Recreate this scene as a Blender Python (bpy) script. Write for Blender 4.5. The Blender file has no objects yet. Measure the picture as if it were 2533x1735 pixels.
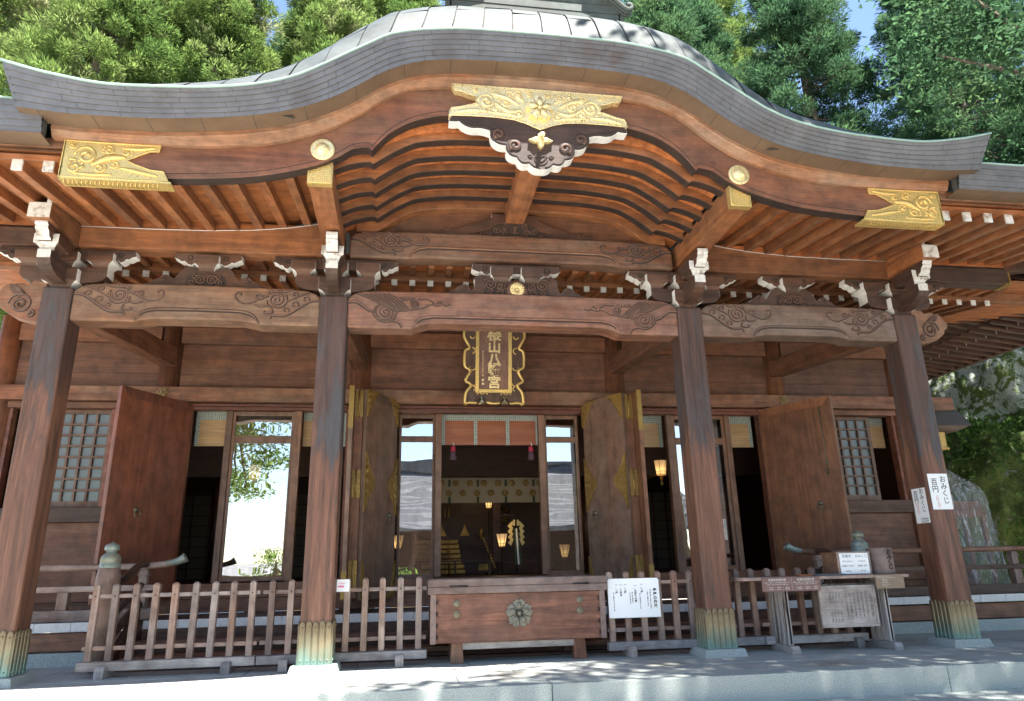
import bpy, math, random
import numpy as np
from mathutils import Vector, Matrix, noise as mnoise

# ------------------------------------------------------------------ camera, sky, sun
sc = bpy.context.scene
COL = sc.collection
R = math.radians
cam = bpy.data.objects.new("camera", bpy.data.cameras.new("camera"))
COL.objects.link(cam)
CAM_P = Vector((-1.1986, -7.4642, 0.8964))
yaw, pitch, roll = 0.1515, 0.2966, -0.0224
fw = Vector((math.sin(yaw)*math.cos(pitch), math.cos(yaw)*math.cos(pitch), math.sin(pitch)))
rt = Vector((math.cos(yaw), -math.sin(yaw), 0)); up = rt.cross(fw)
r2 = math.cos(roll)*rt + math.sin(roll)*up
u2 = -math.sin(roll)*rt + math.cos(roll)*up
M = Matrix.Identity(4)
for i in range(3):
    M[i][0] = r2[i]; M[i][1] = u2[i]; M[i][2] = -fw[i]; M[i][3] = CAM_P[i]
cam.matrix_world = M
cam.data.sensor_width = 36.0
cam.data.lens = 36.0*1757.42/2533.0
cam.data.clip_start = 0.05; cam.data.clip_end = 2000
sc.camera = cam

SUN_EL, SUN_AZ = 69.5, 20.0          # azimuth: degrees right of straight out from the facade
world = bpy.data.worlds.new("World"); sc.world = world; world.use_nodes = True
wn = world.node_tree; wn.nodes.clear()
wo = wn.nodes.new("ShaderNodeOutputWorld"); bg = wn.nodes.new("ShaderNodeBackground"); sky = wn.nodes.new("ShaderNodeTexSky")
sky.sky_type = 'NISHITA'; sky.sun_disc = False; sky.sun_elevation = R(SUN_EL)
sky.sun_rotation = R(180 - SUN_AZ); sky.dust_density = .3; sky.air_density = 1.0
bg.inputs[1].default_value = 0.085
wn.links.new(sky.outputs[0], bg.inputs[0]); wn.links.new(bg.outputs[0], wo.inputs[0])
sl = bpy.data.lights.new("sun", 'SUN'); sl.energy = 5.0; sl.angle = R(0.5); sl.color = (1, .95, .87)
so = bpy.data.objects.new("sun", sl); COL.objects.link(so)
sd = Vector((math.sin(R(SUN_AZ))*math.cos(R(SUN_EL)), -math.cos(R(SUN_AZ))*math.cos(R(SUN_EL)), math.sin(R(SUN_EL))))
so.rotation_euler = sd.to_track_quat('Z', 'Y').to_euler(); so.location = (10, -25, 40)
sc.view_settings.view_transform = 'Standard'; sc.view_settings.look = 'None'
sc.view_settings.exposure = 2.2; sc.view_settings.gamma = 1.0
sc.render.engine = 'CYCLES'
sc.cycles.max_bounces = 10; sc.cycles.diffuse_bounces = 5; sc.cycles.glossy_bounces = 4
sc.cycles.transparent_max_bounces = 16; sc.cycles.use_denoising = True
sc.cycles.sample_clamp_indirect = 8

rng = random.Random(7)

# ------------------------------------------------------------------ materials
def newmat(name):
    m = bpy.data.materials.new(name); m.use_nodes = True
    nt = m.node_tree; nt.nodes.clear()
    out = nt.nodes.new("ShaderNodeOutputMaterial"); b = nt.nodes.new("ShaderNodeBsdfPrincipled")
    nt.links.new(b.outputs[0], out.inputs[0])
    return m, nt, b
def nd(nt, t, **k):
    n = nt.nodes.new(t)
    for a, v in k.items(): setattr(n, a, v)
    return n
def lk(nt, a, b): nt.links.new(a, b)
def ramp(nt, fac, stops):
    r = nd(nt, "ShaderNodeValToRGB"); e = r.color_ramp.elements
    while len(e) < len(stops): e.new(0.5)
    for i, (p, c) in enumerate(stops):
        e[i].position = p; e[i].color = (c[0], c[1], c[2], 1) if hasattr(c, '__len__') else (c, c, c, 1)
    lk(nt, fac, r.inputs[0]); return r
def noisen(nt, vec, scale, detail=5, rough=.55, dist=0):
    n = nd(nt, "ShaderNodeTexNoise"); n.inputs['Scale'].default_value = scale
    n.inputs['Detail'].default_value = detail; n.inputs['Roughness'].default_value = rough
    n.inputs['Distortion'].default_value = dist
    if vec is not None: lk(nt, vec, n.inputs['Vector'])
    return n
def coords(nt, scale=(1, 1, 1), rand=True):
    tc = nd(nt, "ShaderNodeTexCoord"); mp = nd(nt, "ShaderNodeMapping"); mp.inputs['Scale'].default_value = scale
    src = tc.outputs['Object']
    if rand:
        oi = nd(nt, "ShaderNodeObjectInfo"); mu = nd(nt, "ShaderNodeMath", operation='MULTIPLY'); mu.inputs[1].default_value = 31.7
        lk(nt, oi.outputs['Random'], mu.inputs[0])
        ad = nd(nt, "ShaderNodeVectorMath", operation='ADD'); lk(nt, src, ad.inputs[0]); lk(nt, mu.outputs[0], ad.inputs[1]); src = ad.outputs[0]
    lk(nt, src, mp.inputs['Vector']); return mp.outputs[0]
def mixc(nt, fac, a, b, mode='MIX'):
    m = nd(nt, "ShaderNodeMix"); m.data_type = 'RGBA'; m.blend_type = mode
    for sock, v in ((0, fac), (6, a), (7, b)):
        if hasattr(v, 'is_linked') or hasattr(v, 'links'): lk(nt, v, m.inputs[sock])
        elif sock == 0: m.inputs[0].default_value = v
        else: m.inputs[sock].default_value = (v[0], v[1], v[2], 1)
    return m.outputs[2]
def bump(nt, b, h, strength, dist=.01):
    bn = nd(nt, "ShaderNodeBump"); bn.inputs['Strength'].default_value = strength; bn.inputs['Distance'].default_value = dist
    lk(nt, h, bn.inputs['Height']); lk(nt, bn.outputs[0], b.inputs['Normal'])

def wood(name, light, dark, grey, axis='X', amt=.45, rough=.62, bmp=.25, gs=1.0, boards=0):
    m, nt, b = newmat(name)
    al, ac = .9*gs, 13*gs
    def sc3(a, c):
        return {'X': (a, c, c), 'Y': (c, a, c), 'Z': (c, c, a)}[axis]
    v1 = coords(nt, sc3(al, ac)); v2 = coords(nt, sc3(.7, 2.6)); v3 = coords(nt, sc3(5, 110)); v4 = coords(nt, (1, 1, 1))
    a = noisen(nt, v1, 1, 7, .62, .7); g = noisen(nt, v2, 1.3, 5, .65, .4); f = noisen(nt, v3, 1, 3, .6); st = noisen(nt, v4, 6, 4, .6)
    base = ramp(nt, a.outputs[0], [(.3, dark), (.68, light)]).outputs[0]
    gf = ramp(nt, g.outputs[0], [(.5-amt*.28, 0), (.72-amt*.2, 1)])
    gm = nd(nt, "ShaderNodeMath", operation='MULTIPLY'); lk(nt, gf.outputs[0], gm.inputs[0]); gm.inputs[1].default_value = min(1, amt*1.6)
    c = mixc(nt, gm.outputs[0], base, grey)
    ff = ramp(nt, f.outputs[0], [(.3, .68), (.7, 1.12)]); c = mixc(nt, .8, c, ff.outputs[0], 'MULTIPLY')
    sf = ramp(nt, st.outputs[0], [(.32, .55), (.6, 1.12)]); c = mixc(nt, .75, c, sf.outputs[0], 'MULTIPLY')
    oi = nd(nt, "ShaderNodeObjectInfo"); orr = ramp(nt, oi.outputs['Random'], [(0, (.66, .66, .68)), (.35, (.95, .99, 1.02)), (.7, (1.08, 1.02, .96)), (1, (1.26, 1.26, 1.24))]); c = mixc(nt, 1, c, orr.outputs[0], 'MULTIPLY')
    lk(nt, c, b.inputs['Base Color'])
    rr = ramp(nt, a.outputs[0], [(.3, rough+.12), (.7, rough-.08)]); lk(nt, rr.outputs[0], b.inputs['Roughness'])
    ad = nd(nt, "ShaderNodeMath", operation='ADD'); lk(nt, a.outputs[0], ad.inputs[0]); lk(nt, f.outputs[0], ad.inputs[1])
    bump(nt, b, ad.outputs[0], bmp, .004)
    return m
def speck(name, c1, c2, scale=60, rough=.7, c3=None, s3=1.5, bmp=.2, metal=0, thr=(.35, .65), s3thr=(.45, .7)):
    m, nt, b = newmat(name)
    v = coords(nt); n = noisen(nt, v, scale, 3, .7); c = ramp(nt, n.outputs[0], [(thr[0], c1), (thr[1], c2)]).outputs[0]
    if c3:
        n2 = noisen(nt, v, s3, 6, .6, .3); f = ramp(nt, n2.outputs[0], [(s3thr[0], 0), (s3thr[1], 1)]); c = mixc(nt, f.outputs[0], c, c3)
    lk(nt, c, b.inputs['Base Color']); b.inputs['Roughness'].default_value = rough; b.inputs['Metallic'].default_value = metal
    if bmp: bump(nt, b, n.outputs[0], bmp, .004)
    return m
def plain(name, c, rough=.5, metal=0, emit=None, es=1):
    m, nt, b = newmat(name); b.inputs['Base Color'].default_value = (*c, 1); b.inputs['Roughness'].default_value = rough; b.inputs['Metallic'].default_value = metal
    if emit: b.inputs['Emission Color'].default_value = (*emit, 1); b.inputs['Emission Strength'].default_value = es
    return m

OR_L, OR_D, OR_G = (.30, .125, .052), (.17, .062, .026), (.19, .105, .066)
W = {}
for ax in 'XYZ':
    W['soffit'+ax] = wood('soffit_wood_'+ax, (.50, .175, .052), (.25, .072, .022), (.29, .115, .045), ax, .25, .6, .15)
    W['raft'+ax] = wood('rafter_wood_'+ax, (.36, .138, .050), (.165, .057, .023), (.20, .10, .055), ax, .32, .62, .2)
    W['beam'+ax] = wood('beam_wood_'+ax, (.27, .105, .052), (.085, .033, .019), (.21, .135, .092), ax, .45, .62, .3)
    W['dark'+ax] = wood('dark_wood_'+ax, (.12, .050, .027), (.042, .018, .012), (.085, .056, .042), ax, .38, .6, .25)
    W['grey'+ax] = wood('grey_wood_'+ax, (.34, .30, .28), (.20, .165, .15), (.42, .39, .38), ax, .6, .75, .3)
    W['wall'+ax] = wood('wall_wood_'+ax, (.225, .092, .046), (.105, .042, .023), (.14, .078, .052), ax, .28, .55, .15)
W['hafu'] = wood('barge_wood', (.27, .093, .040), (.105, .035, .018), (.18, .095, .055), 'X', .38, .55, .2)
W['strip'] = wood('strip_wood', (.31, .135, .062), (.16, .068, .035), (.24, .16, .11), 'X', .5, .6, .2)
W['beamG'] = wood('greyed_beam_wood', (.20, .108, .070), (.080, .042, .028), (.185, .135, .108), 'X', .5, .65, .3)
W['beamT'] = wood('tan_beam_wood', (.26, .125, .066), (.095, .043, .025), (.22, .145, .100), 'X', .42, .65, .3)
W['beamR'] = wood('reddish_beam_wood', (.33, .135, .078), (.12, .044, .026), (.25, .155, .115), 'X', .4, .6, .25)
W['door'] = wood('door_wood', (.205, .066, .034), (.10, .031, .017), (.15, .068, .046), 'Z', .3, .42, .12)
W['doorR'] = wood('door_wood_lighter', (.29, .118, .055), (.14, .052, .026), (.19, .088, .05), 'Z', .32, .45, .12)
W['mdoor'] = wood('main_door_wood', (.235, .125, .078), (.125, .062, .038), (.19, .132, .102), 'Z', .45, .5, .15)
W['red'] = wood('red_lintel_wood', (.22, .07, .04), (.13, .04, .025), (.16, .08, .06), 'X', .3, .5, .15)
W['_'] = wood('column_wood', (.165, .058, .034), (.055, .028, .024), (.082, .064, .062), 'Z', .62, .6, .35)
W['colmL'] = wood('column_wood_scuffed', (.25, .088, .044), (.095, .036, .024), (.115, .082, .074), 'Z', .5, .55, .35)
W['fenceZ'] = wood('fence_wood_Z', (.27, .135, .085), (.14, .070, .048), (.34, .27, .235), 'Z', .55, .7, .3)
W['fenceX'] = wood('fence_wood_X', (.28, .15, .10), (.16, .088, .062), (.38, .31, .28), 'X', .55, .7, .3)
W['box'] = wood('offering_box_wood', (.31, .128, .076), (.10, .040, .026), (.14, .068, .048), 'X', .5, .65, .4, gs=1.6)
W['boxlid'] = wood('box_lid_wood', (.27, .165, .13), (.17, .10, .08), (.31, .23, .20), 'X', .5, .7, .3)
W['glassframe'] = wood('frame_wood', (.26, .125, .066), (.15, .068, .038), (.22, .15, .115), 'Z', .4, .55, .15)
def column_wood(name, zc, seed):      # dark weathered above, scuffed paler wood below an irregular worn edge
    m, nt, b = newmat(name)
    v1 = coords(nt, (13, 13, .8)); a = noisen(nt, v1, 1, 7, .65, .6); v2 = coords(nt, (3.2, 3.2, .55)); g = noisen(nt, v2, 1.5, 6, .7, .5); v3 = coords(nt, (110, 110, 5)); f = noisen(nt, v3, 1, 3)
    lo = ramp(nt, a.outputs[0], [(.3, (.066, .030, .019)), (.55, (.165, .070, .041)), (.75, (.25, .128, .082))]).outputs[0]
    hi = ramp(nt, a.outputs[0], [(.3, (.030, .019, .016)), (.55, (.083, .040, .029)), (.75, (.11, .068, .057))]).outputs[0]
    gr = ramp(nt, g.outputs[0], [(.48, 0), (.62, 1)]); hi = mixc(nt, gr.outputs[0], hi, (.060, .054, .058)); gl = ramp(nt, g.outputs[0], [(.36, 1), (.46, 0)]); lo = mixc(nt, gl.outputs[0], lo, (.075, .04, .03))
    tc = nd(nt, "ShaderNodeTexCoord"); sp = nd(nt, "ShaderNodeSeparateXYZ"); lk(nt, tc.outputs['Object'], sp.inputs[0])
    ma = nd(nt, "ShaderNodeMath", operation='MULTIPLY_ADD'); lk(nt, g.outputs[0], ma.inputs[0]); ma.inputs[1].default_value = 3.2; lk(nt, sp.outputs[2], ma.inputs[2])
    mr = nd(nt, "ShaderNodeMapRange"); lk(nt, ma.outputs[0], mr.inputs[0]); mr.inputs[1].default_value = zc+1.6-.10; mr.inputs[2].default_value = zc+1.6+.14
    c = mixc(nt, mr.outputs[0], lo, hi); ff = ramp(nt, f.outputs[0], [(.3, .7), (.7, 1.15)]); c = mixc(nt, .8, c, ff.outputs[0], 'MULTIPLY')
    lk(nt, c, b.inputs['Base Color']); rr = ramp(nt, a.outputs[0], [(.3, .68), (.7, .5)]); lk(nt, rr.outputs[0], b.inputs['Roughness']); ad = nd(nt, "ShaderNodeMath", operation='ADD'); lk(nt, a.outputs[0], ad.inputs[0]); lk(nt, f.outputs[0], ad.inputs[1]); bump(nt, b, ad.outputs[0], .35, .004); return m
W['colm'] = column_wood('column_wood', .25, 1); W['colmL'] = column_wood('column_wood_scuffed', .75, 2)
def dark_stained(name):      # pale weathered wood with long dark water stains
    m, nt, b = newmat(name)
    v = coords(nt, (16, 16, 1.1)); n = noisen(nt, v, 1, 6, .6, .5); v2 = coords(nt, (90, 90, 4)); n2 = noisen(nt, v2, 1, 3)
    c = ramp(nt, n.outputs[0], [(.36, (.09, .06, .042)), (.44, (.36, .32, .30)), (.8, (.50, .47, .46))]).outputs[0]
    f = ramp(nt, n2.outputs[0], [(.3, .8), (.7, 1.08)]); c = mixc(nt, .8, c, f.outputs[0], 'MULTIPLY')
    lk(nt, c, b.inputs['Base Color']); b.inputs['Roughness'].default_value = .75; bump(nt, b, n2.outputs[0], .25, .003); return m
STAIN = dark_stained('stained_table_wood')
CARVE_D = plain('groove_shade_and_marks', (.035, .022, .018), .8)  # dark raised lines paint the shade of carved grooves; also pegs and lettering
CARVE_L = wood('carving_wood', (.22, .11, .075), (.13, .06, .042), (.16, .11, .09), 'X', .4, .6, .1)
CARVE_B = speck('dark_carved_wood', (.07, .035, .024), (.14, .065, .042), 30, .6, bmp=.2)
WHITE = speck('white_paint', (.60, .59, .57), (.70, .69, .67), 40, .65, (.52, .50, .47), 7, .1, s3thr=(.62, .75))
WHITE2 = speck('old_white_paint', (.52, .51, .49), (.66, .65, .63), 25, .7, (.30, .25, .21), 12, .15, s3thr=(.52, .66))
def goldmat(name, c, rough, sc_, tint):
    m, nt, b = newmat(name); v = coords(nt); n = noisen(nt, v, sc_, 4, .6); n2 = noisen(nt, v, 3, 4, .6)
    b.inputs['Metallic'].default_value = .62; vo = nd(nt, 'ShaderNodeTexVoronoi'); vo.feature = 'DISTANCE_TO_EDGE'; vo.inputs['Scale'].default_value = 34; lk(nt, v, vo.inputs['Vector']); eg = ramp(nt, vo.outputs['Distance'], [(.0, .45), (.05, 1.0)]); c1 = nd(nt, 'ShaderNodeMix'); c1.data_type = 'RGBA'; c1.blend_type = 'MULTIPLY'; c1.inputs[0].default_value = .8; c0 = ramp(nt, n2.outputs[0], [(.35, c), (.75, tint)]); lk(nt, c0.outputs[0], c1.inputs[6]); lk(nt, eg.outputs[0], c1.inputs[7]); lk(nt, c1.outputs[2], b.inputs['Base Color']); rr = ramp(nt, n.outputs[0], [(.3, rough-.08), (.7, rough+.14)]); lk(nt, rr.outputs[0], b.inputs['Roughness'])
    bump(nt, b, n.outputs[0], .2, .003); return m
GOLD = goldmat('gilded_copper', (.78, .54, .19), .34, 30, (.62, .47, .19))
GOLDD = goldmat('old_gilding', (.42, .265, .080), .38, 60, (.28, .175, .055))
GOLDR = goldmat('relief_gold', (.90, .72, .38), .30, 30, (.74, .60, .32)); GOLDR.node_tree.nodes['Principled BSDF'].inputs['Metallic'].default_value = .55
CREST = speck('aged_crest_metal', (.17, .155, .115), (.24, .22, .17), 50, .6, (.14, .15, .13), 9, .2, .25)
BRONZE = goldmat('bronze_fitting', (.20, .16, .10), .5, 40, (.16, .17, .13))
GREENB = speck('verdigris_bronze', (.19, .24, .22), (.30, .35, .32), 14, .45, (.24, .21, .12), 6, .15, .35)
def brass_patina():
    m, nt, b = newmat('column_shoe_brass'); v = coords(nt); tc = nd(nt, "ShaderNodeTexCoord"); sp = nd(nt, "ShaderNodeSeparateXYZ"); lk(nt, tc.outputs['Generated'], sp.inputs[0])
    n = noisen(nt, v, 9, 5, .65); ad = nd(nt, "ShaderNodeMath", operation='MULTIPLY_ADD'); lk(nt, n.outputs[0], ad.inputs[0]); ad.inputs[1].default_value = -.75; lk(nt, sp.outputs[2], ad.inputs[2])
    ad2 = nd(nt, "ShaderNodeMath", operation='ADD'); lk(nt, ad.outputs[0], ad2.inputs[0]); ad2.inputs[1].default_value = .45
    f = ramp(nt, ad2.outputs[0], [(.10, (.17, .28, .245)), (.34, (.20, .225, .165)), (.62, (.25, .205, .125)), (.9, (.18, .135, .078))]); lk(nt, f.outputs[0], b.inputs['Base Color'])
    b.inputs['Metallic'].default_value = .45; b.inputs['Roughness'].default_value = .42; n2 = noisen(nt, v, 60, 3); bump(nt, b, n2.outputs[0], .2, .003); return m
BRASS = brass_patina()
COPPER = speck('weathered_copper_fascia', (.112, .112, .120), (.155, .152, .163), 5, .5, (.090, .066, .060), 1.6, .08, .2, s3thr=(.55, .75))
COPPERT = speck('patina_copper_roof', (.060, .070, .072), (.095, .108, .110), 4, .58, (.058, .052, .05), 2.2, .08, .25, s3thr=(.55, .8))
RIDGEC = speck('shaded_ridge_copper', (.055, .07, .066), (.09, .11, .102), 8, .75, (.05, .05, .045), 2, .1, .1)  # grey-green copper, with shade on the ridge box put into its colour
COPPERT.node_tree.nodes['Principled BSDF'].inputs['Specular IOR Level'].default_value = .15; COPPERT.node_tree.nodes['Principled BSDF'].inputs['Metallic'].default_value = .1
COPPERG = plain('roof_edge_verdigris', (.27, .40, .36), .5, .2)
SOFF = speck('copper_soffit', (.115, .072, .046), (.15, .098, .062), 3, .6, bmp=0)
GRANITE = speck('grey_granite', (.22, .25, .235), (.46, .50, .475), 130, .75, (.33, .34, .31), 2.5, .25, thr=(.38, .62), s3thr=(.55, .8))
PAVE = speck('paving_granite', (.29, .315, .30), (.42, .44, .42), 90, .7, (.25, .235, .205), 1.4, .15, s3thr=(.5, .68))
DARK = plain('joint_dark', (.05, .05, .048), .9)
BLACK = plain('black_ink', (.02, .02, .022), .6)
PAPER = plain('white_paper', (.86, .88, .90), .45)
PINK = plain('pink_ink', (.75, .18, .38), .6)
def lampmat():
    m, nt, b = newmat('lamp_paper'); b.inputs['Base Color'].default_value = (.8, .65, .42, 1); tc = nd(nt, "ShaderNodeTexCoord"); sp = nd(nt, "ShaderNodeSeparateXYZ"); lk(nt, tc.outputs['Generated'], sp.inputs[0])
    e = ramp(nt, sp.outputs[2], [(0, (.50, .23, .055)), (.3, (1.0, .62, .20)), (.65, (.46, .25, .085)), (1, (.24, .13, .055))]); lk(nt, e.outputs[0], b.inputs['Emission Color']); b.inputs['Emission Strength'].default_value = .34; return m
REDI = plain('red_ink', (.62, .16, .14), .6)
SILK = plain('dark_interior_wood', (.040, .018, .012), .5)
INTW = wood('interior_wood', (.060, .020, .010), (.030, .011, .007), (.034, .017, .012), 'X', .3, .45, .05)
LAMP = lampmat()
GTINT = 1
LAMPH = plain('lamp_paper_upper', (.9, .8, .6), .6, 0, (1.0, .72, .36), .3)
UNDER_DARK = wood('dark_underside_wood', (.050, .026, .018), (.022, .013, .010), (.04, .028, .022), 'X', .3, .6, .2)  # near-black wood for undersides of the curved rafters and barge board
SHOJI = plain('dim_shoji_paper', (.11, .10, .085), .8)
IRON = plain('dark_iron', (.03, .03, .03), .45, .6)
CLOTH = speck('pale_curtain_cloth', (.36, .33, .26), (.40, .37, .30), 60, .85, bmp=.1)
CLOTHG = plain('curtain_motif', (.30, .22, .09), .85)
RIBG = plain('green_ribbon', (.05, .09, .05), .8)
TASR = plain('red_tassel', (.42, .03, .06), .8)
TASD = plain('purple_tassel', (.09, .05, .07), .9)
SHIDE = plain('gilt_streamer', (.55, .46, .20), .45, .3)
def bamboo(name, c1, c2):
    m, nt, b = newmat(name); v = coords(nt, (1.5, 1.5, 160)); n = noisen(nt, v, 1, 2, .6)
    c = ramp(nt, n.outputs[0], [(.35, c1), (.65, c2)]); v2 = coords(nt, (1.2, 1, 9)); n2 = noisen(nt, v2, 1, 6, .6, 1.2)
    c = mixc(nt, .6, c.outputs[0], ramp(nt, n2.outputs[0], [(.35, .72), (.6, 1.06)]).outputs[0], 'MULTIPLY')
    lk(nt, c, b.inputs['Base Color']); b.inputs['Roughness'].default_value = .5; bump(nt, b, n.outputs[0], .3, .003); return m
BAMB = bamboo('bamboo_blind', (.42, .255, .115), (.52, .34, .17)); BAMR = bamboo('red_bamboo_blind', (.27, .082, .034), (.35, .115, .05))
def brocade():
    m, nt, b = newmat('green_brocade'); v = coords(nt, (1, 1, 1), False); vo = nd(nt, "ShaderNodeTexVoronoi"); vo.inputs['Scale'].default_value = 34; vo.inputs['Randomness'].default_value = .15; lk(nt, v, vo.inputs['Vector'])
    c = ramp(nt, vo.outputs['Distance'], [(.12, (.60, .50, .22)), (.22, (.30, .36, .31)), (.40, (.46, .50, .43)), (.52, (.17, .20, .20))]); lk(nt, c.outputs[0], b.inputs['Base Color']); b.inputs['Roughness'].default_value = .7; return m
BROC = brocade()
def glass(name, refl, tint, wav=.02):
    m = bpy.data.materials.new(name); m.use_nodes = True; nt = m.node_tree; nt.nodes.clear(); out = nd(nt, "ShaderNodeOutputMaterial")
    g = nd(nt, "ShaderNodeBsdfGlossy"); g.inputs['Roughness'].default_value = .0; g.inputs[0].default_value = (.98, .97, .95, 1); t = nd(nt, "ShaderNodeBsdfTransparent"); t.inputs[0].default_value = (*tint, 1)
    fr = nd(nt, "ShaderNodeFresnel"); fr.inputs[0].default_value = 1.5; ad = nd(nt, "ShaderNodeMath", operation='ADD'); ad.use_clamp = True; lk(nt, fr.outputs[0], ad.inputs[0]); ad.inputs[1].default_value = refl
    mx = nd(nt, "ShaderNodeMixShader"); lk(nt, ad.outputs[0], mx.inputs[0]); lk(nt, t.outputs[0], mx.inputs[1]); lk(nt, g.outputs[0], mx.inputs[2]); lk(nt, mx.outputs[0], out.inputs[0])
    v = coords(nt, (1.2, 1.2, 4)); n = noisen(nt, v, 1.0, 1, .4); bn = nd(nt, "ShaderNodeBump"); bn.inputs['Strength'].default_value = wav; bn.inputs['Distance'].default_value = .012; lk(nt, n.outputs[0], bn.inputs['Height']); lk(nt, bn.outputs[0], g.inputs['Normal'])
    return m
GLASS = glass('window_glass', .52, (.75, .78, .8), .12)
FROST = None
m_, nt_, b_ = newmat('frosted_glass'); b_.inputs['Base Color'].default_value = (.13, .145, .14, 1); b_.inputs['Roughness'].default_value = .14; FROST = m_

# ------------------------------------------------------------------ mesh builder
ORG = {}
class MB:
    def __init__(s): s.v = []; s.f = []; s.m = []; s.s = []; s.T = None
    def add(s, vs, fs, m=0, smooth=False):
        o = len(s.v)
        if s.T is not None: vs = [tuple(s.T @ Vector(p)) for p in vs]
        s.v += [tuple(p) for p in vs]
        for i, f in enumerate(fs):
            s.f.append([o+k for k in f]); s.m.append(m[i] if isinstance(m, (list, tuple)) else m); s.s.append(smooth)
        return s
    def box(s, x0, x1, y0, y1, z0, z1, m=0, fx=None, fy=None):
        if x0 > x1: x0, x1 = x1, x0
        vs = [(x, y, z) for z in (z0, z1) for y in (y0, y1) for x in (x0, x1)]
        fs = [(0, 2, 3, 1), (4, 5, 7, 6), (0, 1, 5, 4), (2, 6, 7, 3), (0, 4, 6, 2), (1, 3, 7, 5)]
        ms = [m, m, m if fy is None else fy, m, m if fx is None else fx, m if fx is None else fx]
        return s.add(vs, fs, ms)
    def hexa(s, bot, top, m=0):   # 4 bottom pts, 4 top pts (same winding, ccw from above)
        vs = list(bot)+list(top); fs = [(3, 2, 1, 0), (4, 5, 6, 7)]+[(i, (i+1) % 4, 4+(i+1) % 4, 4+i) for i in range(4)]
        return s.add(vs, fs, m)
    def frustum(s, cx, cy, z0, z1, a0, b0, a1, b1, m=0):
        return s.hexa([(cx-a0, cy-b0, z0), (cx+a0, cy-b0, z0), (cx+a0, cy+b0, z0), (cx-a0, cy+b0, z0)], [(cx-a1, cy-b1, z1), (cx+a1, cy-b1, z1), (cx+a1, cy+b1, z1), (cx-a1, cy+b1, z1)], m)
    def prism(s, poly, d0, d1, axis='y', cap=0, side=0, sidefn=None, smooth=False):
        a = sum(poly[i][0]*poly[(i+1) % len(poly)][1]-poly[(i+1) % len(poly)][0]*poly[i][1] for i in range(len(poly)))
        if a < 0: poly = poly[::-1]
        n = len(poly)
        P = {'y': lambda u, w, d: (u, d, w), 'x': lambda u, w, d: (d, u, w), 'z': lambda u, w, d: (u, w, d)}[axis]
        vs = [P(u, w, d0) for u, w in poly]+[P(u, w, d1) for u, w in poly]
        fl = axis != 'y'
        f0 = list(range(n)); f1 = list(range(n, 2*n))
        fs = [f0[::-1] if fl else f0, f1 if fl else f1[::-1]]; ms = [cap, cap]
        for i in range(n):
            j = (i+1) % n; q = (i, j, n+j, n+i); fs.append(q if fl else q[::-1])
            ms.append(sidefn(poly[i], poly[j]) if sidefn else side)
        return s.add(vs, fs, ms, False)
    def grid(s, rows, m=0, smooth=True, flip=False):
        h, w = len(rows), len(rows[0]); vs = [p for r in rows for p in r]; fs = []
        for i in range(h-1):
            for j in range(w-1):
                q = (i*w+j, i*w+j+1, (i+1)*w+j+1, (i+1)*w+j); fs.append(q[::-1] if flip else q)
        return s.add(vs, fs, m, smooth)
    def tube(s, pts, r, seg=6, m=0, flat=1.0, closed=False, fy=None):
        pts = [Vector(p) for p in pts]; n = len(pts); rs = r if hasattr(r, '__len__') else [r]*n; vs = []
        for i in range(n):
            t = (pts[(i+1) % n] if (closed or i < n-1) else pts[i])-(pts[i-1] if (closed or i > 0) else pts[i])
            if t.length < 1e-9: t = Vector((1, 0, 0))
            t.normalize(); ref = Vector((0, 1, 0)) if abs(t.y) < .9 else Vector((0, 0, 1))
            a = ref-t*ref.dot(t); a.normalize(); b = t.cross(a)
            for k in range(seg):
                an = 2*math.pi*k/seg; vs.append(pts[i]+(a*math.cos(an)*flat+b*math.sin(an))*rs[i])
        fs = []
        for i in range(n if closed else n-1):
            for k in range(seg):
                i2 = (i+1) % n; fs.append((i*seg+k, i2*seg+k, i2*seg+(k+1) % seg, i*seg+(k+1) % seg))
        if not closed: fs.append(tuple(range(seg))[::-1][::-1]); fs.append(tuple((n-1)*seg+k for k in range(seg))[::-1])
        return s.add(vs, fs, m, True)
    def lathe(s, prof, c, seg=20, m=0, axis='z', smooth=True):
        vs = []; n = len(prof)
        for r, h in prof:
            for k in range(seg):
                a = 2*math.pi*k/seg; u, w = r*math.cos(a), r*math.sin(a)
                vs.append({'z': (c[0]+u, c[1]+w, c[2]+h), 'y': (c[0]+u, c[1]-h, c[2]+w), 'x': (c[0]+h, c[1]+u, c[2]+w)}[axis])
        fs = [(i*seg+k, i*seg+(k+1) % seg, (i+1)*seg+(k+1) % seg, (i+1)*seg+k) for i in range(n-1) for k in range(seg)]
        fs += [tuple(range(seg))[::-1], tuple((n-1)*seg+k for k in range(seg))]
        ms = m if not isinstance(m, list) else [m[i] for i in range(n-1) for k in range(seg)]+[m[0], m[-1]]
        return s.add(vs, fs, ms, smooth)
    def cyl(s, c, r, z0, z1, seg=20, m=0, axis='z'): return s.lathe([(r, z0), (r, z1)], c, seg, m, axis)
    def build(s, name, mats, parent=None, origin=None, bevel=0, seg=2, ang=35, base=False):
        me = bpy.data.meshes.new(name)
        if not isinstance(mats, (list, tuple)): mats = [mats]
        a = np.array(s.v, dtype=float); lo, hi = a.min(0), a.max(0)
        if origin is None: origin = (lo+hi)/2; 
        if base: origin = np.array(((lo[0]+hi[0])/2, (lo[1]+hi[1])/2, lo[2]))
        origin = np.array(origin, dtype=float)
        me.from_pydata((a-origin).tolist(), [], s.f)
        for mt in mats: me.materials.append(mt)
        me.polygons.foreach_set('material_index', s.m); me.polygons.foreach_set('use_smooth', s.s); me.update()
        o = bpy.data.objects.new(name, me); COL.objects.link(o); ORG[o.name] = origin
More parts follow.
